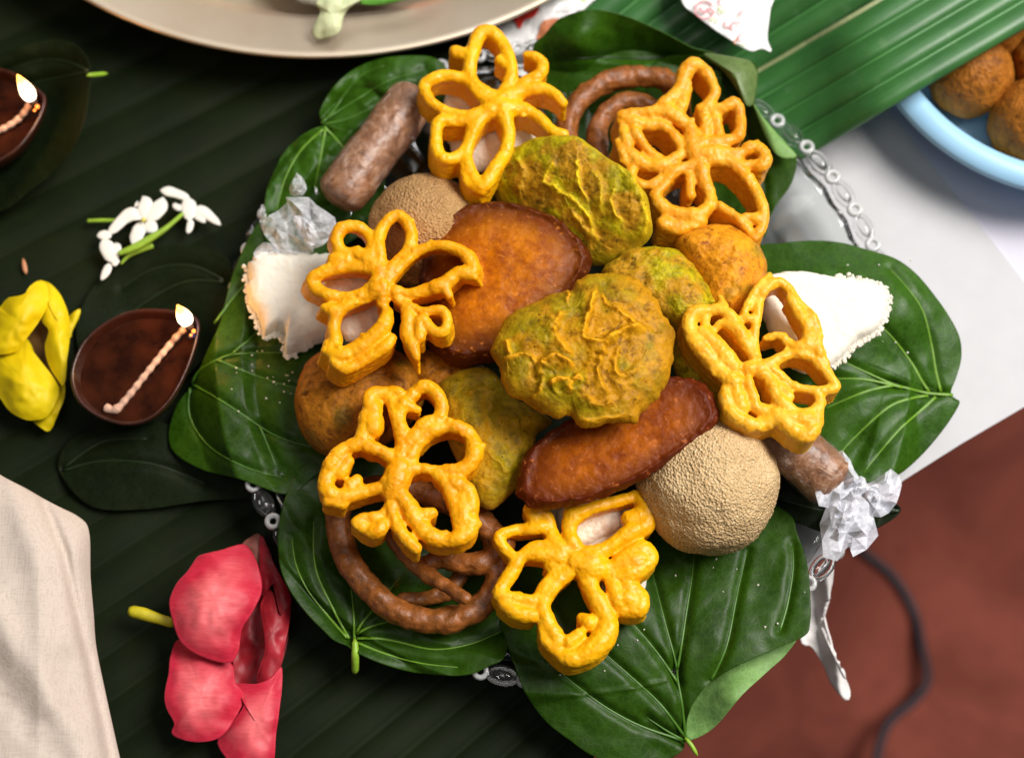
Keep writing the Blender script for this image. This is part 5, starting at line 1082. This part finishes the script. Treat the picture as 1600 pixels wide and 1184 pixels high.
curl(1101, 16, 15, 0, 6.0); curl(1100, 14, 6, 0.5, 3.6, w_=2.2); curl(1108, 20, 6, 3.5, 6.6, w_=2.0); curl(1132, 4, 9, 1, 5); curl(1150, 42, 8, 2, 6); curl(1138, 38, 6, 0, 4.4); curl(1160, 60, 7, 1, 5); curl(1128, 16, 5, 0, 5, 'ink_green'); curl(1115, 34, 5, 3, 7, 'ink_green'); curl(1160, 68, 4, 0, 3, 'ink_green'); curl(1162, 22, 6, 2, 5.4); curl(1152, 66, 5, 2, 6, 'ink_orange')

# ------------------------------------------------------------------ blue bowl
c, r = circ([(1407, 169), (1478, 236), (1600, 294)], 0.030)
bb = empty("blue_bowl", (c[0], c[1], 0.001), "light blue plastic bowl of brown fried balls at the upper right edge", "bowl")
c2, r2 = circ([(1442, 149), (1512, 207), (1600, 248)], 0.042); wdt = min(max(r - 0.0115, 0.02), r)
revolve("bowl_body", [(0, .003), (r * .5, .003), (r * .75, .008), (r - .0135, .026), (r - .0115, .0315), (r - .008, .0325), (r - .001, .0305), (r, .028), (r - .002, .027), (r - .009, .028), (r * .78, .006), (r * .53, .0008), (0, .0008)], M['blue'], (c[0], c[1], 0), bb, 200)
for px, py, rp, z, lab in ((1515, 118, 70, .022, "brown fried ball nearest the banana leaf in the blue bowl"), (1616, 192, 74, .022, "brown fried ball at the right edge of the photo in the blue bowl"), (1555, 45, 62, .020, "shaded fried ball at the back of the blue bowl"), (1640, 100, 62, .024, "fried ball beyond the right edge, high in the blue bowl")):
    ball(px, py, rp, z, M['ball'], lab, int(px) % 13, "fried_ball", "fried ball", "fried balls in the blue bowl", grit=0.0003)

# ------------------------------------------------------------------ cream cloth bottom left
def czf(x, y):
    f1 = seg_dist(x, y, [(60, 760), (100, 860), (122, 960), (150, 1080), (185, 1250)]); f2 = seg_dist(x, y, [(-20, 940), (40, 1040), (110, 1140), (160, 1250)])
    f3 = seg_dist(x, y, [(20, 760), (60, 900), (80, 1100)])
    return 0.060 - 0.0035 * np.exp(-(f1 / 9) ** 2) + 0.004 * np.exp(-(f2 / 30) ** 2) + 0.002 * np.exp(-(f3 / 22) ** 2) - 0.00008 * np.clip(x - 60, 0, None)
o = sheet("muslin_cloth", [(-250, 640), (-60, 700), (0, 741), (40, 762), (80, 785), (125, 808), (140, 832), (142, 900), (147, 960), (151, 1010), (165, 1080), (188, 1184), (215, 1300), (100, 1400), (-250, 1400)], czf, M['muslin'], None, center=(-20, 1060), rings=110, segs=360, thick=0.001, amp=0.0025, nfreq=90, edge=-0.012)
tag(o, "cream woven muslin cloth filling the lower left corner", "cloth")

# ------------------------------------------------------------------ cable on the floor
cb = [(1290, 800), (1350, 862), (1395, 900), (1428, 955), (1440, 1010), (1449, 1060), (1430, 1092), (1388, 1130), (1370, 1184), (1362, 1280), (1380, 1500)]
c_ = smooth_curve(cb, 8); t = np.linspace(0, 1, len(c_)); zc_ = FZ + 0.0045 + 0.035 * np.clip((t - 0.28) * 3, 0, 1) * np.clip((1.0 - t) * 3, 0, 1)
o = tube("cable", P(c_[:, 0], c_[:, 1], zc_), 0.0034, M['cable'], None, 12); tag(o, "black cable curving across the dark red floor", "cable")
